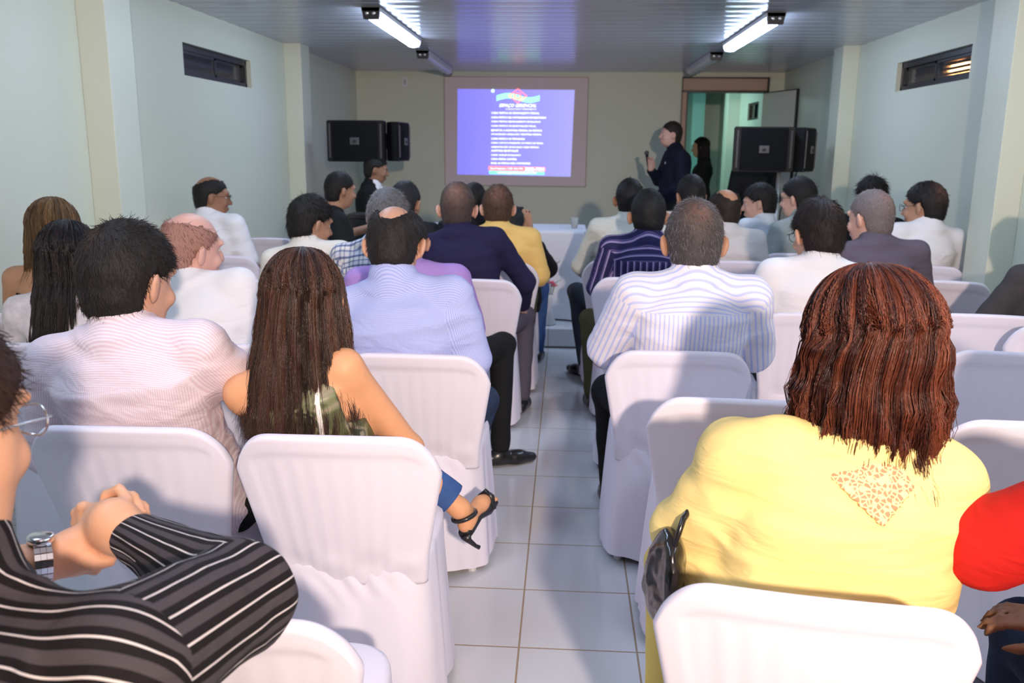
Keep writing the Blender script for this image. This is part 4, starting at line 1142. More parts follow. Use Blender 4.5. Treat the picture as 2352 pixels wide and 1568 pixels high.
P['rightwall'] = person('balding man in glasses and white shirt beside the right wall', (2.12, 5.62), (2.18, 5.50, 1.325), face=8, hyaw=36, hpitch=6, hs=1.18, W=.19, girth=1.08, skin_c=SKM, shirt=WSH, hair=('short', (.008, .006, .006)), ht=.012, fz=2160, trousers=BLK, shoes=SH, seed=27, thin=(.5, .05), hairc2=(.03, .015, .012))
glasses(P['rightwall'], P['rightwall']['root'], 1.18, DARK_METAL)
Q8S = [(0, (.022, .020, .075)), (.60, (.36, .28, .48)), (.78, (.030, .025, .09)), (.86, (.16, .12, .30)), (.93, (.022, .020, .075))]
P['purple'] = person('black haired man in a navy shirt with purple stripes', (.42, 4.92), (.455, 4.88, 1.288), hpitch=8, hs=1.18, W=.20, skin_c=SKM, shirt=[ramp_stripes('navy_purple_stripes', .034, Q8S), ramp_stripes('navy_purple_yoke', .034, Q8S), ramp_stripes('navy_purple_sleeve', .034, Q8S)], hair=('short', (.007, .006, .006)), ht=.010, fz=3600, fzL=.014, hvox=.006, trousers=OLIVE, shoes=SH, seed=28,
    legs={-1: ((-.26, .12, .53), (-.24, .08, .10)), 1: ((.14, .4, .52), (.14, .42, .10))})
P['aisle_white'] = person('short haired man in a loose white shirt nearest the table, right of the aisle', (.36, 5.68), (.405, 5.64, 1.325), hpitch=6, hs=1.10, W=.19, girth=1.0, skin_c=SKD, shirt=cloth('ivory_cloth', (.66, .68, .62), bump=.5), sleeve='long', hair=('short', (.007, .006, .006)), ht=.008, fz=1200, trousers=SLATE, shoes=SH, seed=29,
    arms={-1: ((-.26, .04, .76), (-.18, .22, .64))}, legs={-1: ((-.27, .28, .55), (-.21, .06, .10), (-.6, .8, 0)), 1: ((.14, .4, .52), (.14, .42, .10))})
P['ten'] = person('black haired man in front of the presenter, face half turned left', (.82, 6.25), (.862, 6.20, 1.332), hyaw=18, hs=1.14, skin_c=SKM, shirt=CREAM, hair=('short', (.010, .008, .008)), ht=.013, fz=1200, trousers=BLK, shoes=SH, seed=30)
P['beige'] = person('man with a shiny bald crown in a beige white shirt', (1.03, 5.74), (1.005, 5.66, 1.268), hyaw=22, hpitch=6, hroll=0, hs=1.14, W=.19, girth=1.05, skin_c=(.55, .27, .15), shirt=cloth('beige_white_cloth', (.64, .60, .58)), hair=('ring', (.022, .012, .008)), ht=.008, fz=1200, trousers=BLK, shoes=SH, seed=31)
P['leftface'] = person('young dark haired man in a pale shirt looking left, in profile', (1.22, 6.52), (1.375, 6.40, 1.272), face=35, hyaw=38, hpitch=8, hs=1.08, W=.17, skin_c=(.60, .36, .27), shirt=cloth('pale_blue_cloth', (.66, .74, .82)), hair=('short', (.010, .008, .008)), ht=.016, fz=1680, fzL=.03, trousers=BLK, shoes=SH, seed=32)
P['greygreen'] = person('curly dark haired man in glasses and a grey green shirt', (1.68, 6.22), (1.585, 6.14, 1.325), face=18, hyaw=30, hpitch=6, hs=1.12, W=.19, skin_c=SKR, shirt=cloth('grey_green_cloth', (.34, .40, .40)), hair=('short', (.012, .010, .010)), ht=.016, fz=2160, fzL=.022, trousers=BLK, shoes=SH, seed=33)
glasses(P['greygreen'], P['greygreen']['root'], 1.12, DARK_METAL)
P['edge'] = person('person in dark grey cut by the right edge of the picture', (2.11, 3.98), (2.15, 3.96, 1.28), face=10, hs=1.04, W=.18, skin_c=SKM, shirt=cloth('dark_grey_cloth', (.055, .05, .052)), sleeve='long', hair=('short', BLKH), fz=0, trousers=BLK, shoes=SH, seed=34, arms={-1: ((-.27, -.02, .73), (-.16, .22, .62))})
# people by the stage
P['presenter'] = person('presenter in a dark navy shirt holding a microphone beside the doorway', (1.10, 9.0), (1.045, 9.0, 1.785), root_z=.15, standing=True, face=98, hpitch=-2, hs=1.02, W=.185, girth=1.12, skin_c=SKR, shirt=cloth('black_navy_cloth', (.010, .011, .024)), sleeve='long', hair=('short', (.022, .014, .010)), ht=.010, fz=960,
    arms={1: ((.20, .12, 1.06), (.03, .25, 1.165), (.0, .26, 1.25)), -1: ((-.22, .00, 1.03), (-.14, .20, .93))}, trousers=BLK, shoes=SH, seed=35, hip=.95)
q_ = P['presenter']
for nm, a, b, c in (('chest_badge', .07, 1.235, (.6, .6, .66)), ('chest_print', -.06, 1.10, (.35, .35, .38))):
    bm = bmesh.new(); bmesh.ops.create_uvsphere(bm, u_segments=10, v_segments=6, radius=.022, matrix=Matrix.Translation((-a*1.0, .128, b)) @ Matrix.Diagonal((1, .35, 1, 1)))
    bm_obj(nm, bm, simple('white_print', c), q_['root'], smooth=True)
p = P['doorwoman'] = person('woman with long black hair and folded arms standing in the doorway', (1.63, 11.05), (1.625, 11.05, 1.665), root_z=.15, standing=True, face=78, hs=.98, prof=WOMAN, W=.155, skin_c=(.48, .30, .18), shirt=BLK, collar=False, hair=None, trousers=BLK, shoes=SH, seed=36, hip=.86,
    arms={-1: ((-.20, .02, .98), (.02, .20, .96)), 1: ((.20, .02, .98), (.0, .22, .98))}, sleeve_f=.6)
long_hair(p, .98, [(.02, .095, .10, -.01), (-.08, .095, .10, -.015), (-.18, .10, .09, -.03), (-.30, .09, .07, -.045)], 700, hair_mat('hair', BLKH), w=.002, wave=.001, seed=37, face_gap=70)
P['blackdress'] = person('figure in black with a line of beads standing behind the right loudspeaker', (1.80, 8.75), (1.80, 8.75, 1.62), root_z=.15, standing=True, face=10, hs=.95, prof=WOMAN, W=.16, girth=1.1, skin_c=SKM, shirt=BLK, collar=False, hair=('short', BLKH), fz=0, trousers=BLK, shoes=SH, seed=38, hip=.82)
q_ = P['blackdress']
sd = SDF(); sd.loft((0, 0, .35), (0, 0, 1.02), (1, 0, 0), [(0, .30, .24, 0), (.5, .26, .21, 0), (.8, .20, .17, 0), (1, .14, .12, 0)], .02); sd.post.append(lambda D, X, Y, Z: D+.008*np.sin(14*np.arctan2(Y, X))*np.clip((1.0-Z)*2, 0, 1)); sdf_obj('skirt', sd, .014, BLK, q_['root'])
for k in range(7):
    bm = bmesh.new(); bmesh.ops.create_uvsphere(bm, u_segments=8, v_segments=6, radius=.011, matrix=Matrix.Translation((-.02-.014*k, -.150-.010*max(0, k-2), 1.20-.05*k)))
    bm_obj('bead', bm, simple('copper_bead', (.45, .22, .16), rough=.3, metal=.6), q_['root'], smooth=True)
# ------------------------------------------------------------------ the three people nearest the camera and the person in red
# woman with very long dark brown hair
def camo():
    m_, nt, p = mat_new('camouflage_cloth')
    tc = nt.nodes.new('ShaderNodeTexCoord'); nz = nt.nodes.new('ShaderNodeTexNoise'); nz.inputs['Scale'].default_value = 13; nz.inputs['Detail'].default_value = 1.5; nz.inputs['Distortion'].default_value = 1.2
    nt.links.new(tc.outputs['Object'], nz.inputs[0])
    cr = nt.nodes.new('ShaderNodeValToRGB'); e = cr.color_ramp.elements
    e[0].position = 0; e[0].color = rgb(.012, .014, .012); e[1].position = .43; e[1].color = rgb(.10, .11, .05)
    for po, c in ((.50, (.20, .21, .11)), (.57, (.30, .26, .18)), (.63, (.04, .055, .03))):
        x = e.new(po); x.color = rgb(*c)
    cr.color_ramp.interpolation = 'EASE'
    nt.links.new(nz.outputs[0], cr.inputs[0]); nt.links.new(cr.outputs[0], p.inputs['Base Color']); p.inputs['Roughness'].default_value = .38
    p.inputs['Specular IOR Level'].default_value = .35
    return m_
SKW = (.76, .37, .19)
def ankle(sd):
    # crossed leg reaching out past the chair: calf, ankle, heel and foot in a high sandal
    sd.cone((-.02, .32, .60), (.16, .225, .52), .050, .042, .03)
    sd.cone((.16, .225, .52), (.248, .225, .448), .038, .029, .02)
    sd.cone((.248, .225, .448), (.268, .250, .408), .029, .026, .02)
    sd.ell((.264, .240, .392), (.026, .028, .028), None, .015)
    sd.cone((.272, .262, .412), (.300, .335, .418), .025, .023, .02); sd.cone((.300, .335, .418), (.318, .385, .418), .025, .020, .015)
    for k in range(5): sd.cone((.300+.009*k, .385-.003*k, .416), (.308+.010*k, .410-.005*k, .412), .0080, .0068, .004)
p = P['long'] = person('woman with very long dark brown hair in a camouflage top with bare shoulders', (-.545, 2.20), (-.665, 2.17, 1.238), hyaw=4, hpitch=10, hs=1.05, prof=WOMAN, W=.142, girth=.95, skin_c=SKW, hair=None, no_shirt=True, vox=.007, arms={1: ((.132, .04, .70), (.05, .26, .63)), -1: ((-.205, .06, .70), (-.10, .28, .62))}, trousers=BLUED, legs={1: ((.02, .36, .53), (.0, .40, .10)), -1: ((-.12, .38, .53), (-.10, .40, .10))}, shoes=None, seed=40, bodyfn=ankle, boff=(-.045, 0, 0), arm_r=.94, neck_r=.048)
zb = p['B'][2]
patch('camouflage_top', p, camo(), .006, lambda X, Y, Z: np.maximum(np.abs(X-p['B'][0]*.7)-np.interp(Z, [.80, zb-.14, zb-.06, zb+.02], [.26, .118, .095, .07]), Z-zb+.02), vox=.005, fold=.003, seed=4)
xs = p['B'][0]+.098
patch('bra_strap', p, simple('white_elastic', (.85, .78, .74)), .0095, lambda X, Y, Z: np.maximum(np.abs(X-xs+.10*(Z-zb+.10)-.006)-.0065, .80-Z), vox=.0035,
      extra=lambda st: [(st.cone(p['B']+A3((0, -.008, .0)), p['S'][q]+A3((0, 0, .006)), .043, .045, .05), st.cone(p['S'][q], p['ar'][q][1], .0535, .048, .03)) for q in (-1, 1)])
long_hair(p, 1.05, [(.03, .098, .106, -.010), (-.03, .103, .110, -.014), (-.10, .112, .112, -.022), (-.20, .128, .108, -.040), (-.29, .142, .098, -.058), (-.355, .125, .085, -.072), (-.39, .085, .06, -.080)], 9000, hair_mat('hair', (.018, .009, .007), (.135, .062, .042), rough=.33), w=.00085, wave=.0035, wfreq=20, t=.015, ragged=.20, seed=41, shell=.90, vox=.006, clump=.008, pts_n=24, flyaway=.012, flick=.014)
# jeans leg of the crossed leg, sandal
sd = SDF(); sd.cone((-.08, .08, .58), (-.02, .32, .61), .080, .066, .03); sd.cone((-.02, .32, .61), (.235, .222, .470), .064, .050, .03)
sd.post.append(lambda D, X, Y, Z: np.maximum(D+.003*vnoise((X, Y, Z), 26, 3), ((X-.222)*.78+(Z-.470)*-.62)))
sdf_obj('jeans_leg', sd, .006, BLUED, p['root'])
bm = bmesh.new()
add_tube(bm, [(.262, .222, .368), (.272, .255, .372), (.292, .315, .388), (.312, .362, .394), (.335, .405, .398)], [.021, .021, .018, .028, .018], 10)
sho = bm_obj('sandal', bm, SH, p['root'], smooth=True)
bm = bmesh.new(); add_tube(bm, [(.266, .222, .364), (.276, .224, .345), (.295, .232, .325), (.306, .236, .318)], [.018, .009, .006, .007], 10); bm_obj('stiletto_heel', bm, SH, sho, smooth=True)
bm = bmesh.new(); add_tube(bm, [Vector((.260+.034*math.cos(a), .238+.036*math.sin(a), .420+.012*math.cos(a))) for a in np.linspace(0, 2*PI, 17)], .0075, 8, caps=False)
bm_obj('ankle_strap', bm, SH, sho, smooth=True)
bm = bmesh.new(); add_tube(bm, [(.292, .372, .392), (.296, .370, .430), (.312, .368, .446), (.332, .364, .432), (.338, .362, .392)], .010, 8)
bm_obj('toe_strap', bm, SH, sho, smooth=True)

# woman in the yellow blouse
YEL = cloth('yellow_blouse_cloth', (.88, .68, .27), bump=.35, scale=7, stretch=(.6, 1, 3.4))
def puff(st):
    for q in (-1, 1):
        s0 = A3((q*.155+.030, -.02, .965-.010*q))
        st.ell(s0+A3((q*.010, .0, -.035)), (.070, .078, .066), None, .04)
        st.cone(s0+A3((q*.02, .02, -.06)), s0+A3((q*.045, .05, -.27)), .068, .070, .05)
p = P['yellow'] = person('large woman with auburn hair in a yellow blouse with a lace back', (.475, 1.60), (.562, 1.63, 1.272), hyaw=20, hpitch=14, hs=1.06, prof=HEAVY, W=.155, girth=.97, boff=(-.015, 0, -.040), skin_c=SKL, hair=None, vox=.007, shirt=YEL, collar=False, sleeve='short', fold=.008, seed=43, shz=.285, arm_r=1.3,
    arms={-1: ((-.215, .06, .74), (-.15, .30, .62)), 1: ((.265, .05, .72), (.15, .30, .62))}, trousers=cloth('yellow_trousers', (.74, .58, .16)), legs={-1: ((-.20, .34, .53), (-.20, .36, .10)), 1: ((.17, .34, .53), (.17, .36, .10))}, shoes=SH, shirtfn=puff, sleeve_f=.95, neck_r=.060)
def lace():
    m_, nt, p_ = mat_new('yellow_lace')
    tc = nt.nodes.new('ShaderNodeTexCoord')
    vo = nt.nodes.new('ShaderNodeTexVoronoi'); vo.feature = 'DISTANCE_TO_EDGE'; vo.inputs['Scale'].default_value = 105
    nt.links.new(tc.outputs['Object'], vo.inputs[0])
    v2 = nt.nodes.new('ShaderNodeTexVoronoi'); v2.inputs['Scale'].default_value = 38; nt.links.new(tc.outputs['Object'], v2.inputs[0])
    gt = nt.nodes.new('ShaderNodeMath'); gt.operation = 'GREATER_THAN'; gt.inputs[1].default_value = .11; nt.links.new(vo.outputs[0], gt.inputs[0])
    g2 = nt.nodes.new('ShaderNodeMath'); g2.operation = 'GREATER_THAN'; g2.inputs[1].default_value = .26; nt.links.new(v2.outputs[0], g2.inputs[0])
    ml = nt.nodes.new('ShaderNodeMath'); ml.operation = 'MULTIPLY'; nt.links.new(gt.outputs[0], ml.inputs[0]); nt.links.new(g2.outputs[0], ml.inputs[1])
    mx = nt.nodes.new('ShaderNodeMix'); mx.data_type = 'RGBA'; mx.inputs[6].default_value = rgb(.90, .70, .32); mx.inputs[7].default_value = rgb(.58, .24, .12)
    nt.links.new(ml.outputs[0], mx.inputs[0]); nt.links.new(mx.outputs[2], p_.inputs['Base Color'])
    b = nt.nodes.new('ShaderNodeBump'); b.invert = True; b.inputs['Strength'].default_value = .8; b.inputs['Distance'].default_value = .004
    nt.links.new(ml.outputs[0], b.inputs['Height']); nt.links.new(b.outputs[0], p_.inputs['Normal']); p_.inputs['Roughness'].default_value = .7
    return m_
zb = p['B'][2]; xb = p['B'][0]
def vcut(w, zl, zt):
    return lambda X, Y, Z: np.maximum(np.maximum(np.abs(X-xb+.012)-np.clip((Z-zl)*w, 0, .135)-.004*np.abs(np.sin(Z*260)), zl-Z), np.maximum(Z-zt, Y-.02))
patch('lace_panel', p, lace(), .0165, vcut(1.15, zb-.098, zb+.02), vox=.004)
bm = bmesh.new()
AU = hair_mat('hair', (.030, .008, .006), (.22, .060, .030), rough=.36)
long_hair(p, 1.10, [(.04, .104, .110, -.006), (-.02, .116, .118, -.010), (-.08, .125, .122, -.014), (-.14, .128, .118, -.018), (-.19, .126, .108, -.020), (-.235, .116, .098, -.026), (-.262, .104, .086, -.028)], 16000, AU, tip=.5, shell_end=1.0, w=.0009, wave=.0065, wfreq=20, t=.024, ragged=.07, seed=44, yaw=R(14), shell=.96, vox=.006, clump=.010, flick=.020, flyaway=.02, pts_n=26, face_gap=58)
bm = bmesh.new(); c_ = p['C']+p['M'] @ A3((-.092, -.012, -.062)); bmesh.ops.create_icosphere(bm, subdivisions=2, radius=.007, matrix=Matrix.Translation(c_))
bm_obj('earring', bm, simple('gold', (.9, .6, .15), rough=.2, metal=1), p['root'], smooth=True)

# person in red at the right edge
P['red'] = person('person in a bright red T-shirt and jeans cut by the lower right edge', (.89, 1.26), (1.13, 1.38, 1.27), face=10, hs=1.04, W=.20, girth=1.1, skin_c=SKD, shirt=cloth('red_cloth', (.55, .016, .012), bump=.4), collar=False, hair=('short', BLKH), fz=0, seed=45, vox=.009,
    arms={-1: ((-.10, .25, .815), (.10, .42, .70))}, trousers=NAVYD, shoes=SH, legs={-1: ((-.22, .42, .56), (-.20, .42, .10)), 1: ((.16, .42, .53), (.16, .42, .10))}, arm_r=1.1, sleeve_f=.95)

# man in glasses at the lower left, forearms folded on the chair in front, hands clasped
LX, LY = -.66, .36
def L(x, y, z): return (x-LX, y-LY, z)
def clasp(sd):
    k = .005
    # right hand, seen from its back
    sd.cone(L(-.655, 1.215, .905), L(-.700, 1.235, .920), .030, .034, .02); sd.cone(L(-.700, 1.235, .922), L(-.735, 1.262, .912), .035, .030, .02)
    sd.cone(L(-.690, 1.225, .905), L(-.730, 1.25, .895), .030, .026, .02)
    for dz, a in ((.022, 0), (.004, 1), (-.014, 2), (-.028, 3)):
        z = .905+dz; sd.cone(L(-.745, 1.268, z), L(-.778, 1.285, z-.004), .0105, .0098, k); sd.cone(L(-.778, 1.285, z-.004), L(-.800-.002*a, 1.300, z-.022), .0098, .0088, k); sd.cone(L(-.800-.002*a, 1.300, z-.022), L(-.790, 1.322, z-.030), .0088, .0078, k)
    sd.cone(L(-.690, 1.225, .885), L(-.715, 1.225, .868), .014, .012, k); sd.cone(L(-.715, 1.225, .868), L(-.735, 1.24, .856), .012, .010, k)
    # left hand from below: palm, thumb towards the right, four fingers over the far side
    sd.cone(L(-.800, 1.195, .868), L(-.770, 1.235, .868), .027, .034, .02); sd.cone(L(-.770, 1.235, .868), L(-.740, 1.28, .875), .034, .030, .02)
    sd.cone(L(-.785, 1.21, .862), L(-.757, 1.215, .858), .017, .0145, .01); sd.cone(L(-.757, 1.215, .858), L(-.728, 1.215, .860), .0135, .0125, k); sd.cone(L(-.728, 1.215, .860), L(-.704, 1.218, .862), .0125, .0095, k)
    for a, (pp) in enumerate((
        ((-.752, 1.292, .905), (-.742, 1.296, .940), (-.714, 1.285, .956), (-.688, 1.262, .948)),
        ((-.738, 1.296, .895), (-.722, 1.298, .932), (-.692, 1.285, .944), (-.668, 1.262, .928)),
        ((-.722, 1.298, .885), (-.702, 1.300, .920), (-.676, 1.285, .928), (-.655, 1.262, .904)),
        ((-.708, 1.298, .870), (-.690, 1.298, .898), (-.668, 1.288, .900), (-.650, 1.268, .882)))):
        r_ = .0102-.0006*a
        for i in range(3): sd.cone(L(*pp[i]), L(*pp[i+1]), r_*(1-.07*i), r_*(.94-.08*i), k)
    sd.cone(L(-.765, 1.235, .850), L(-.735, 1.228, .842), .011, .010, k)
BS = [(0, (.012, .009, .010)), (.08, (.74, .66, .64)), (.15, (.012, .009, .010)), (.42, (.070, .058, .064)), (.78, (.012, .009, .010))]
BSTR = [ramp_stripes('black_stripes_cloth', .034, BS, bump=.5), ramp_stripes('black_stripes_yoke', .024, BS, bump=.5), ramp_stripes('black_stripes_sleeve', .025, BS, bump=.5)]
p = P['glasses'] = person('man in glasses and a black striped shirt leaning on clasped hands, lower left', (LX, LY), (-.716, .90, 1.322), hyaw=-12, hpitch=10, hs=1.16, boff=(.045, .045, -.045), arm_r=1.28, cuff={-1: .065}, W=.205, girth=1.05, skin_c=(.78, .40, .24), hands=False, hair=('short', (.030, .012, .008)), ht=.014, fz=5000, fzL=.03, hvox=.005, vox=.006, seed=46, shz=.335, fold=.007,
    shirt=BSTR, sleeve='long', arms={1: (L(-.430, 1.05, .905), L(-.655, 1.215, .902)), -1: (L(-.99, 1.02, .905), L(-.800, 1.195, .868))}, trousers=BLK, shoes=SH, bodyfn=clasp, jaw=1.22)

silver = simple('silver_frame', (.8, .78, .75), rough=.2, metal=1)
glasses(p, p['root'], 1.16, silver)
# steel watch on the left wrist
wl = Vector(L(-.800, 1.192, .871)); dv = Vector((.20, .17, -.03)).normalized(); sx = dv.cross(Vector((0, 0, 1))).normalized(); sz = sx.cross(dv)
bm = bmesh.new()
for k in range(22):
    a = 2*PI*k/22; c0 = wl+(sx*math.cos(a)+sz*math.sin(a))*.036
    M4 = Matrix((sx*-math.sin(a)+sz*math.cos(a), dv, sx*math.cos(a)+sz*math.sin(a))).transposed().to_4x4(); M4.translation = c0
    for dx in (-.0085, 0, .0085): add_box(bm, -.0046, .0046, dx-.004, dx+.004, -.0016, .0016, M=M4)
wb = bm_obj('watch_bracelet', bm, CHROME, p['root']); wb['label'] = 'steel link bracelet watch'
bm = bmesh.new(); add_lathe(bm, [(.019, -.004), (.020, 0), (.019, .006), (.016, .007), (.0005, .007)], 24)
M4 = Matrix((sx, dv, sz)).transposed().to_4x4(); M4.translation = wl+sz*.037
for v in bm.verts: v.co = M4 @ v.co
bm_obj('watch_case', bm, CHROME, wb, smooth=True)
# ------------------------------------------------------------------ loudspeakers on stands, table and small things
GRILL = simple('speaker_grille', (.007, .007, .008), rough=.7, spec=.12, bump=.6, bscale=220)
def speaker(loc, rz, label, w=.50, h=.36, d=.30):
    t = empty('loudspeaker', loc, R(rz)); tag(t, label, 'loudspeaker', 'black loudspeaker cabinets')
    bm = bmesh.new()
    # tapered cabinet: wide front (towards the seats), narrower rear
    pts = [(-w/2, -d/2), (w/2, -d/2), (w/2-.01, -.01), (w/2-.09, d/2), (-w/2+.09, d/2), (-w/2+.01, -.01)]
    a = [bm.verts.new((x, y, -h/2)) for x, y in pts]; b = [bm.verts.new((x, y, h/2)) for x, y in pts]
    bm.faces.new(a[::-1]); bm.faces.new(b); n = len(pts)
    for k in range(n): bm.faces.new((a[k], a[(k+1) % n], b[(k+1) % n], b[k]))
    bmesh.ops.bevel(bm, geom=list(bm.edges), offset=.008, segments=2, affect='EDGES')
    bm_obj('cabinet', bm, BLACK_PL, t)
    # slightly bowed grille between two side rails
    bm = bmesh.new(); n = 12; rows = []
    for k in range(n+1):
        x = -w/2+.055+(w-.11)*k/n; y = -d/2-.006-.012*math.sin(PI*k/n)
        rows.append([bm.verts.new((x, y, -h/2+.012)), bm.verts.new((x, y, h/2-.012)), bm.verts.new((x, -d/2+.004, h/2-.012)), bm.verts.new((x, -d/2+.004, -h/2+.012))])
    for p_, q_ in zip(rows, rows[1:]):
        for j in range(4): bm.faces.new((p_[j], p_[(j+1) % 4], q_[(j+1) % 4], q_[j]))
    bm.faces.new(rows[0]); bm.faces.new(rows[-1][::-1])
    g = bm_obj('grille', bm, GRILL, t)
    box_obj('badge', (-.042, .042, -d/2-.024, -d/2-.016, -.032, .032), simple('grey_badge', (.07, .07, .075), rough=.4), g, bevel=.004)
    bm = bmesh.new(); add_lathe(bm, [(.0, 0), (.018, 0), (.016, .004), (.0001, .005)], 20)
    for v in bm.verts: v.co = Vector((v.co.x, -d/2-.024-v.co.z, v.co.y*.8-.004))
    bm_obj('badge_mark', bm, simple('dark_badge_mark', (.02, .02, .02)), g)
    for s in (-1, 1):
        box_obj('side_rail', (s*(w/2-.028)-.010, s*(w/2-.028)+.010, -d/2-.012, -d/2, -h/2+.03, h/2-.03), simple('rail', (.03, .03, .033), rough=.35), t, bevel=.004)
    box_obj('handle', (w/2-.045, w/2-.030, .02, .11, -.07, .07), simple('handle_recess', (.005, .005, .005)), t, bevel=.004)
    return t
def stand(x, y, top, z0, label):
    t = empty('speaker_stand', (x, y, z0)); tag(t, label, 'speaker stand')
    tube_obj('pole', [(0, 0, .25), (0, 0, top-z0)], .018, simple('brushed_aluminium', (.72, .72, .74), rough=.35, metal=.6), t, 14)
    tube_obj('base_tube', [(0, 0, .12), (0, 0, .70)], .024, BLACK_PL, t, 14)
    bm = bmesh.new(); add_lathe(bm, [(.03, .66), (.042, .67), (.042, .74), (.03, .75)], 16); c_ = bm_obj('collar', bm, BLACK_PL, t, smooth=True)
    tube_obj('knob', [(.035, 0, .70), (.075, 0, .70)], .014, BLACK_PL, c_, 10)
    for k in range(3):
        a = R(90+120*k)
        l = tube_obj('leg', [(.03*math.cos(a), .03*math.sin(a), .62), (.30*math.cos(a), .30*math.sin(a), .012)], .012, BLACK_PL, t, 8)
        tube_obj('brace', [(.02*math.cos(a), .02*math.sin(a), .2), (.17*math.cos(a), .17*math.sin(a), .30)], .008, BLACK_PL, l, 6)
    return t
speaker((-1.870, 7.95, 1.565), -3, 'black loudspeaker on the left stand, the one facing the seats', w=.52, h=.36)
speaker((-1.555, 8.06, 1.565), 82, 'second black loudspeaker on the left stand, turned towards the picture', w=.34, h=.345, d=.14)
stand(-1.795, 7.95, 1.41, .15, 'tripod stand with a pale pole under the left pair of loudspeakers')
speaker((1.675, 7.80, 1.525), -4, 'black loudspeaker on the right stand, hiding the doorway', w=.50, h=.375)
speaker((2.02, 7.92, 1.525), 60, 'second black loudspeaker on the right stand, turned to the wall', w=.36, h=.375, d=.20)
stand(1.84, 7.80, 1.34, .15, 'tripod stand with a pale pole under the right pair of loudspeakers')
o = tube_obj('loudspeaker_cable', [(2.02, 7.9, 1.34), (1.98, 7.93, 1.2), (1.90, 7.9, 1.0), (1.88, 7.86, .6), (1.95, 7.9, .165), (2.25, 8.2, .16)], .005, BLACK_PL)
tag(o, 'thin black cable hanging below the right loudspeakers', 'cable')

# long table under a white cloth on the stage
TX0, TX1, TY0, TY1, TZ = -1.15, .16, 6.98, 7.62, .875
tb = empty('folding_table', ((TX0+TX1)/2, (TY0+TY1)/2, .15)); tag(tb, 'long table under the white cloth in front of the stage wall', 'table')
w2, d2 = (TX1-TX0)/2, (TY1-TY0)/2
box_obj('tabletop', (-w2, w2, -d2, d2, TZ-.19, TZ-.16), simple('table_board', (.35, .25, .16)), tb)
for a in (-1, 1):
    for b in (-1, 1): tube_obj('leg', [(a*(w2-.06), b*(d2-.06), 0), (a*(w2-.06), b*(d2-.06), TZ-.19)], .016, DARK_METAL, tb, 8)
def cloth_mesh():
    n = 360; V = []; k = 26
    per = []
    cx, cy = (TX0+TX1)/2, (TY0+TY1)/2
    # rounded rectangle outline
    for i in range(n):
        a = 2*PI*i/n; c, s = math.cos(a), math.sin(a); e = 22
        r = (abs(c/(w2+.012))**e+abs(s/(d2+.012))**e)**(-1/e); per.append((c*r, s*r))
    per = np.array(per); L = np.concatenate([[0], np.cumsum(np.linalg.norm(np.diff(per, axis=0), axis=1))])
    nrm = norm(np.stack([np.sign(per[:, 0])*(np.abs(per[:, 0]) > w2), np.sign(per[:, 1])*(np.abs(per[:, 1]) > d2)], -1)+1e-6*per)
    rings = [np.column_stack([per*q, np.full(n, TZ-.155+.003)]) for q in (.01, .5, .97)]
    for j in range(k):
        t = j/(k-1); z = TZ-.152-t*(TZ-.165)
        corner = np.exp(-((np.abs(np.abs(per[:, 0])-w2)+np.abs(np.abs(per[:, 1])-d2))/.10)**2)
        f = .030*t*(np.sin(L*24+1.2*np.sin(L*5))*.6+np.sin(L*11+2)*.6+.6)+.06*t*corner
        rings.append(np.column_stack([per+nrm*f[:, None], np.full(n, max(z, .006))]))
    A_ = np.concatenate(rings); idx = np.arange(len(rings)*n).reshape(-1, n); a, b = idx[:-1], idx[1:]
    F = np.stack([a, b, np.roll(b, -1, 1), np.roll(a, -1, 1)], -1).reshape(-1, 4)
    return from_np('tablecloth', A_, F)
tc_ = mesh_obj('tablecloth', cloth_mesh(), cloth('white_tablecloth', (.78, .79, .86), bump=.15), None, ((TX0+TX1)/2, (TY0+TY1)/2, .15))
tag(tc_, 'white tablecloth hanging in folds over the long table on the stage', 'tablecloth')
o = empty('drinking_glass', (.075, 7.2, TZ+.004)); tag(o, 'small clear cup standing at the right end of the white table', 'cup')
bm = bmesh.new(); add_lathe(bm, [(.022, 0), (.024, .002), (.033, .085), (.031, .085), (.023, .006), (.0005, .005)], 20)
g_, nt, p_ = mat_new('clear_plastic'); p_.inputs['Base Color'].default_value = rgb(.9, .92, .9); p_.inputs['Transmission Weight'].default_value = .6; p_.inputs['Roughness'].default_value = .3
bm_obj('cup_wall', bm, g_, o, smooth=True); bm = bmesh.new(); add_lathe(bm, [(.0005, .006), (.022, .006), (.027, .045), (.0005, .046)], 16); bm_obj('water', bm, g_, o, smooth=True)
o = empty('equipment_bag', (-1.02, 7.2, TZ+.003)); tag(o, 'low black bag lying on the white table behind the navy shirt', 'bag')
bm = bmesh.new(); add_box(bm, -.02, .34, -.12, .12, 0, .045, bevel=.015); bm_obj('bag_body', bm, BLACK_PL, o, smooth=True)
tube_obj('handle', [(.08, 0, .045), (.10, 0, .07), (.22, 0, .07), (.24, 0, .045)], .006, BLACK_PL, o)
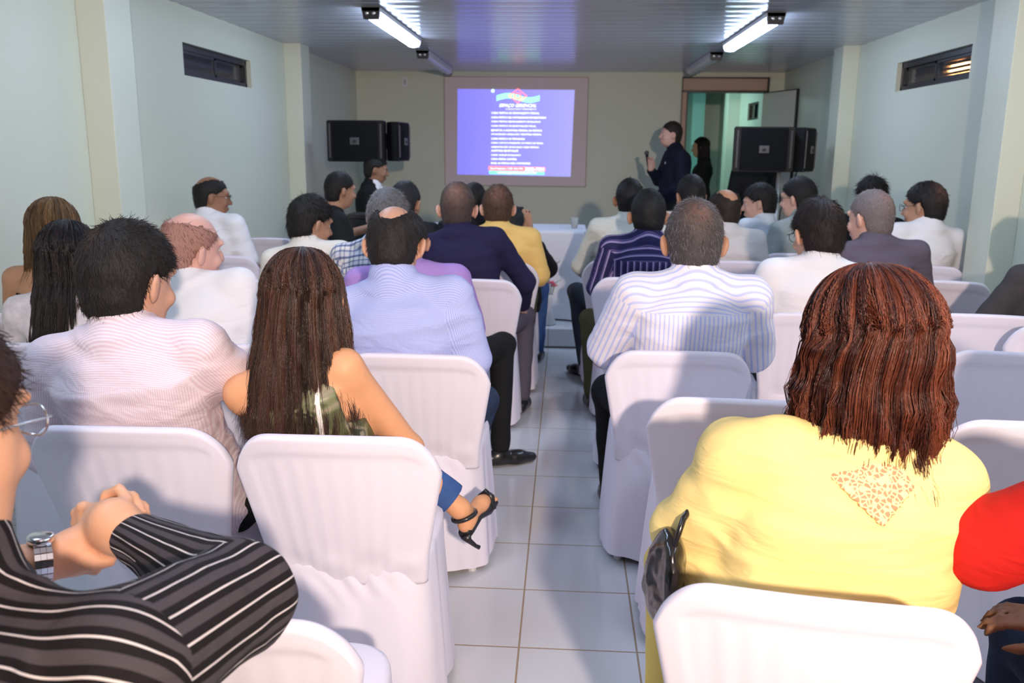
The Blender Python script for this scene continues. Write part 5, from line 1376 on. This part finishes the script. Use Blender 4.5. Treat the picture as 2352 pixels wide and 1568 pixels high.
# flower arrangement in front of the table
fa = empty('flower_arrangement', (-.125, 6.78, .15)); tag(fa, 'slim stand of red, pink and yellow flowers before the white table', 'flowers')
GRN = simple('leaf_green', (.04, .12, .03), rough=.5)
bm = bmesh.new(); add_lathe(bm, [(.06, 0), (.07, .01), (.035, .12), (.03, .2), (.045, .24)], 18); bm_obj('vase', bm, simple('white_glaze', (.7, .7, .72), rough=.2), fa, smooth=True)
for k, (x, y, z, c, nm) in enumerate(((.015, -.02, .47, (.72, .03, .03), 'flower'), (.0, .02, .52, (.60, .02, .02), 'flower'), (.03, -.03, .33, (.80, .12, .25), 'flower'), (-.02, -.02, .36, (.85, .45, .05), 'flower'), (.05, -.01, .305, (.75, .25, .30), 'flower'), (-.03, .0, .42, (.75, .10, .08), 'flower'))):
    s_ = tube_obj('stem', [(0, 0, .2), (x*.5, y*.5, z*.7), (x, y, z)], .003, GRN, fa, 6)
    bm = bmesh.new()
    for a in range(7):
        for rr, tz in ((.034, .012), (.020, .024)):
            ang = 2*PI*a/7+tz*20; c0 = Vector((x, y, z)); d_ = Vector((math.cos(ang), math.sin(ang), 0)); n_ = Vector((-d_.y, d_.x, 0))
            q = [c0, c0+d_*rr*.6+n_*rr*.35+Vector((0, 0, tz*.6)), c0+d_*rr+Vector((0, 0, tz)), c0+d_*rr*.6-n_*rr*.35+Vector((0, 0, tz*.6))]
            vv = [bm.verts.new(v) for v in q]; bm.faces.new(vv); ww = [bm.verts.new(v+Vector((0, 0, -.002))) for v in q]; bm.faces.new(ww[::-1])
            for i in range(4): bm.faces.new((vv[i], ww[i], ww[(i+1) % 4], vv[(i+1) % 4]))
    bm_obj(nm, bm, simple('petals', c, rough=.6), s_)
for k in range(7):
    a = k*1.7; z = .38+.035*k; d_ = Vector((math.cos(a), math.sin(a), .6)); n_ = Vector((-math.sin(a), math.cos(a), 0))
    bm = bmesh.new(); b0 = Vector((0, 0, z-.08)); L_ = .11
    q = [b0, b0+d_*L_*.5+n_*.012, b0+d_*L_, b0+d_*L_*.5-n_*.012]
    vv = [bm.verts.new(v) for v in q]; ww = [bm.verts.new(v+Vector((0, 0, -.002))) for v in q]; bm.faces.new(vv); bm.faces.new(ww[::-1])
    for i in range(4): bm.faces.new((vv[i], ww[i], ww[(i+1) % 4], vv[(i+1) % 4]))
    bm_obj('leaf', bm, GRN, fa)
# dark equipment case below the left loudspeakers
o = empty('equipment_case', (-1.55, 6.85, .0)); o.location = (-1.58, 7.02, .15); tag(o, 'dark box standing in front of the left speaker stand pole', 'case')
box_obj('case_body', (-.16, .16, -.11, .11, 0, .80), simple('dark_case', (.02, .02, .022), rough=.6), o, bevel=.01)
box_obj('lid', (-.165, .165, -.115, .115, .80, .84), simple('dark_case_lid', (.028, .026, .026), rough=.5), o, bevel=.008)
# microphone in the presenter's hand
pr_ = P['presenter']; Wp = pr_['root'].matrix_basis
w_ = Wp @ Vector(tuple(pr_['ar'][1][2])); 
o = empty('microphone', tuple(w_+Vector((-.03, 0, .02)))); tag(o, "black handheld microphone in the presenter's raised hand", 'microphone')
tube_obj('handle', [(.015, 0, -.03), (-.015, 0, .13)], [.012, .016], BLACK_PL, o, 12)
bm = bmesh.new(); bmesh.ops.create_uvsphere(bm, u_segments=16, v_segments=10, radius=.024, matrix=Matrix.Translation((-.018, 0, .15))); bm_obj('grille_head', bm, simple('mic_mesh', (.12, .12, .13), rough=.4, metal=.7, bump=.5, bscale=300), o, smooth=True)
# camera held up
o = empty('photo_camera', (-.325, 6.26, 1.035)); tag(o, 'black camera held up at eye level by the person in black', 'camera')
box_obj('camera_body', (-.07, .07, -.03, .03, -.045, .045), BLACK_PL, o, bevel=.01); box_obj('viewfinder', (-.025, .025, -.035, .02, .045, .07), BLACK_PL, o, bevel=.006)
tube_obj('lens', [(0, .03, 0), (0, .12, 0)], [.034, .038], BLACK_PL, o, 18)
# patent handbag beside the yellow blouse
PAT = simple('black_patent_leather', (.008, .007, .008), rough=.22, spec=.5, coat=.4)
bg = empty('handbag', (.215, 1.58, .60)); tag(bg, 'shiny black patent handbag hanging beside the yellow blouse', 'handbag')
sd = SDF(); sd.ell((0, 0, .11), (.034, .08, .075), None, .02); sd.ell((0, .01, .045), (.040, .09, .05), None, .02)
sd.post.append(lambda D, X, Y, Z: D+.007*vnoise((X, Y, Z), 22, 5)+.004*vnoise((X, Y, Z), 45, 6))
sdf_obj('bag_body', sd, .006, PAT, bg)
tube_obj('strap', [(0, -.05, .16), (.02, -.03, .22), (.04, 0, .235), (.03, .04, .22), (0, .06, .16)], .006, PAT, bg)
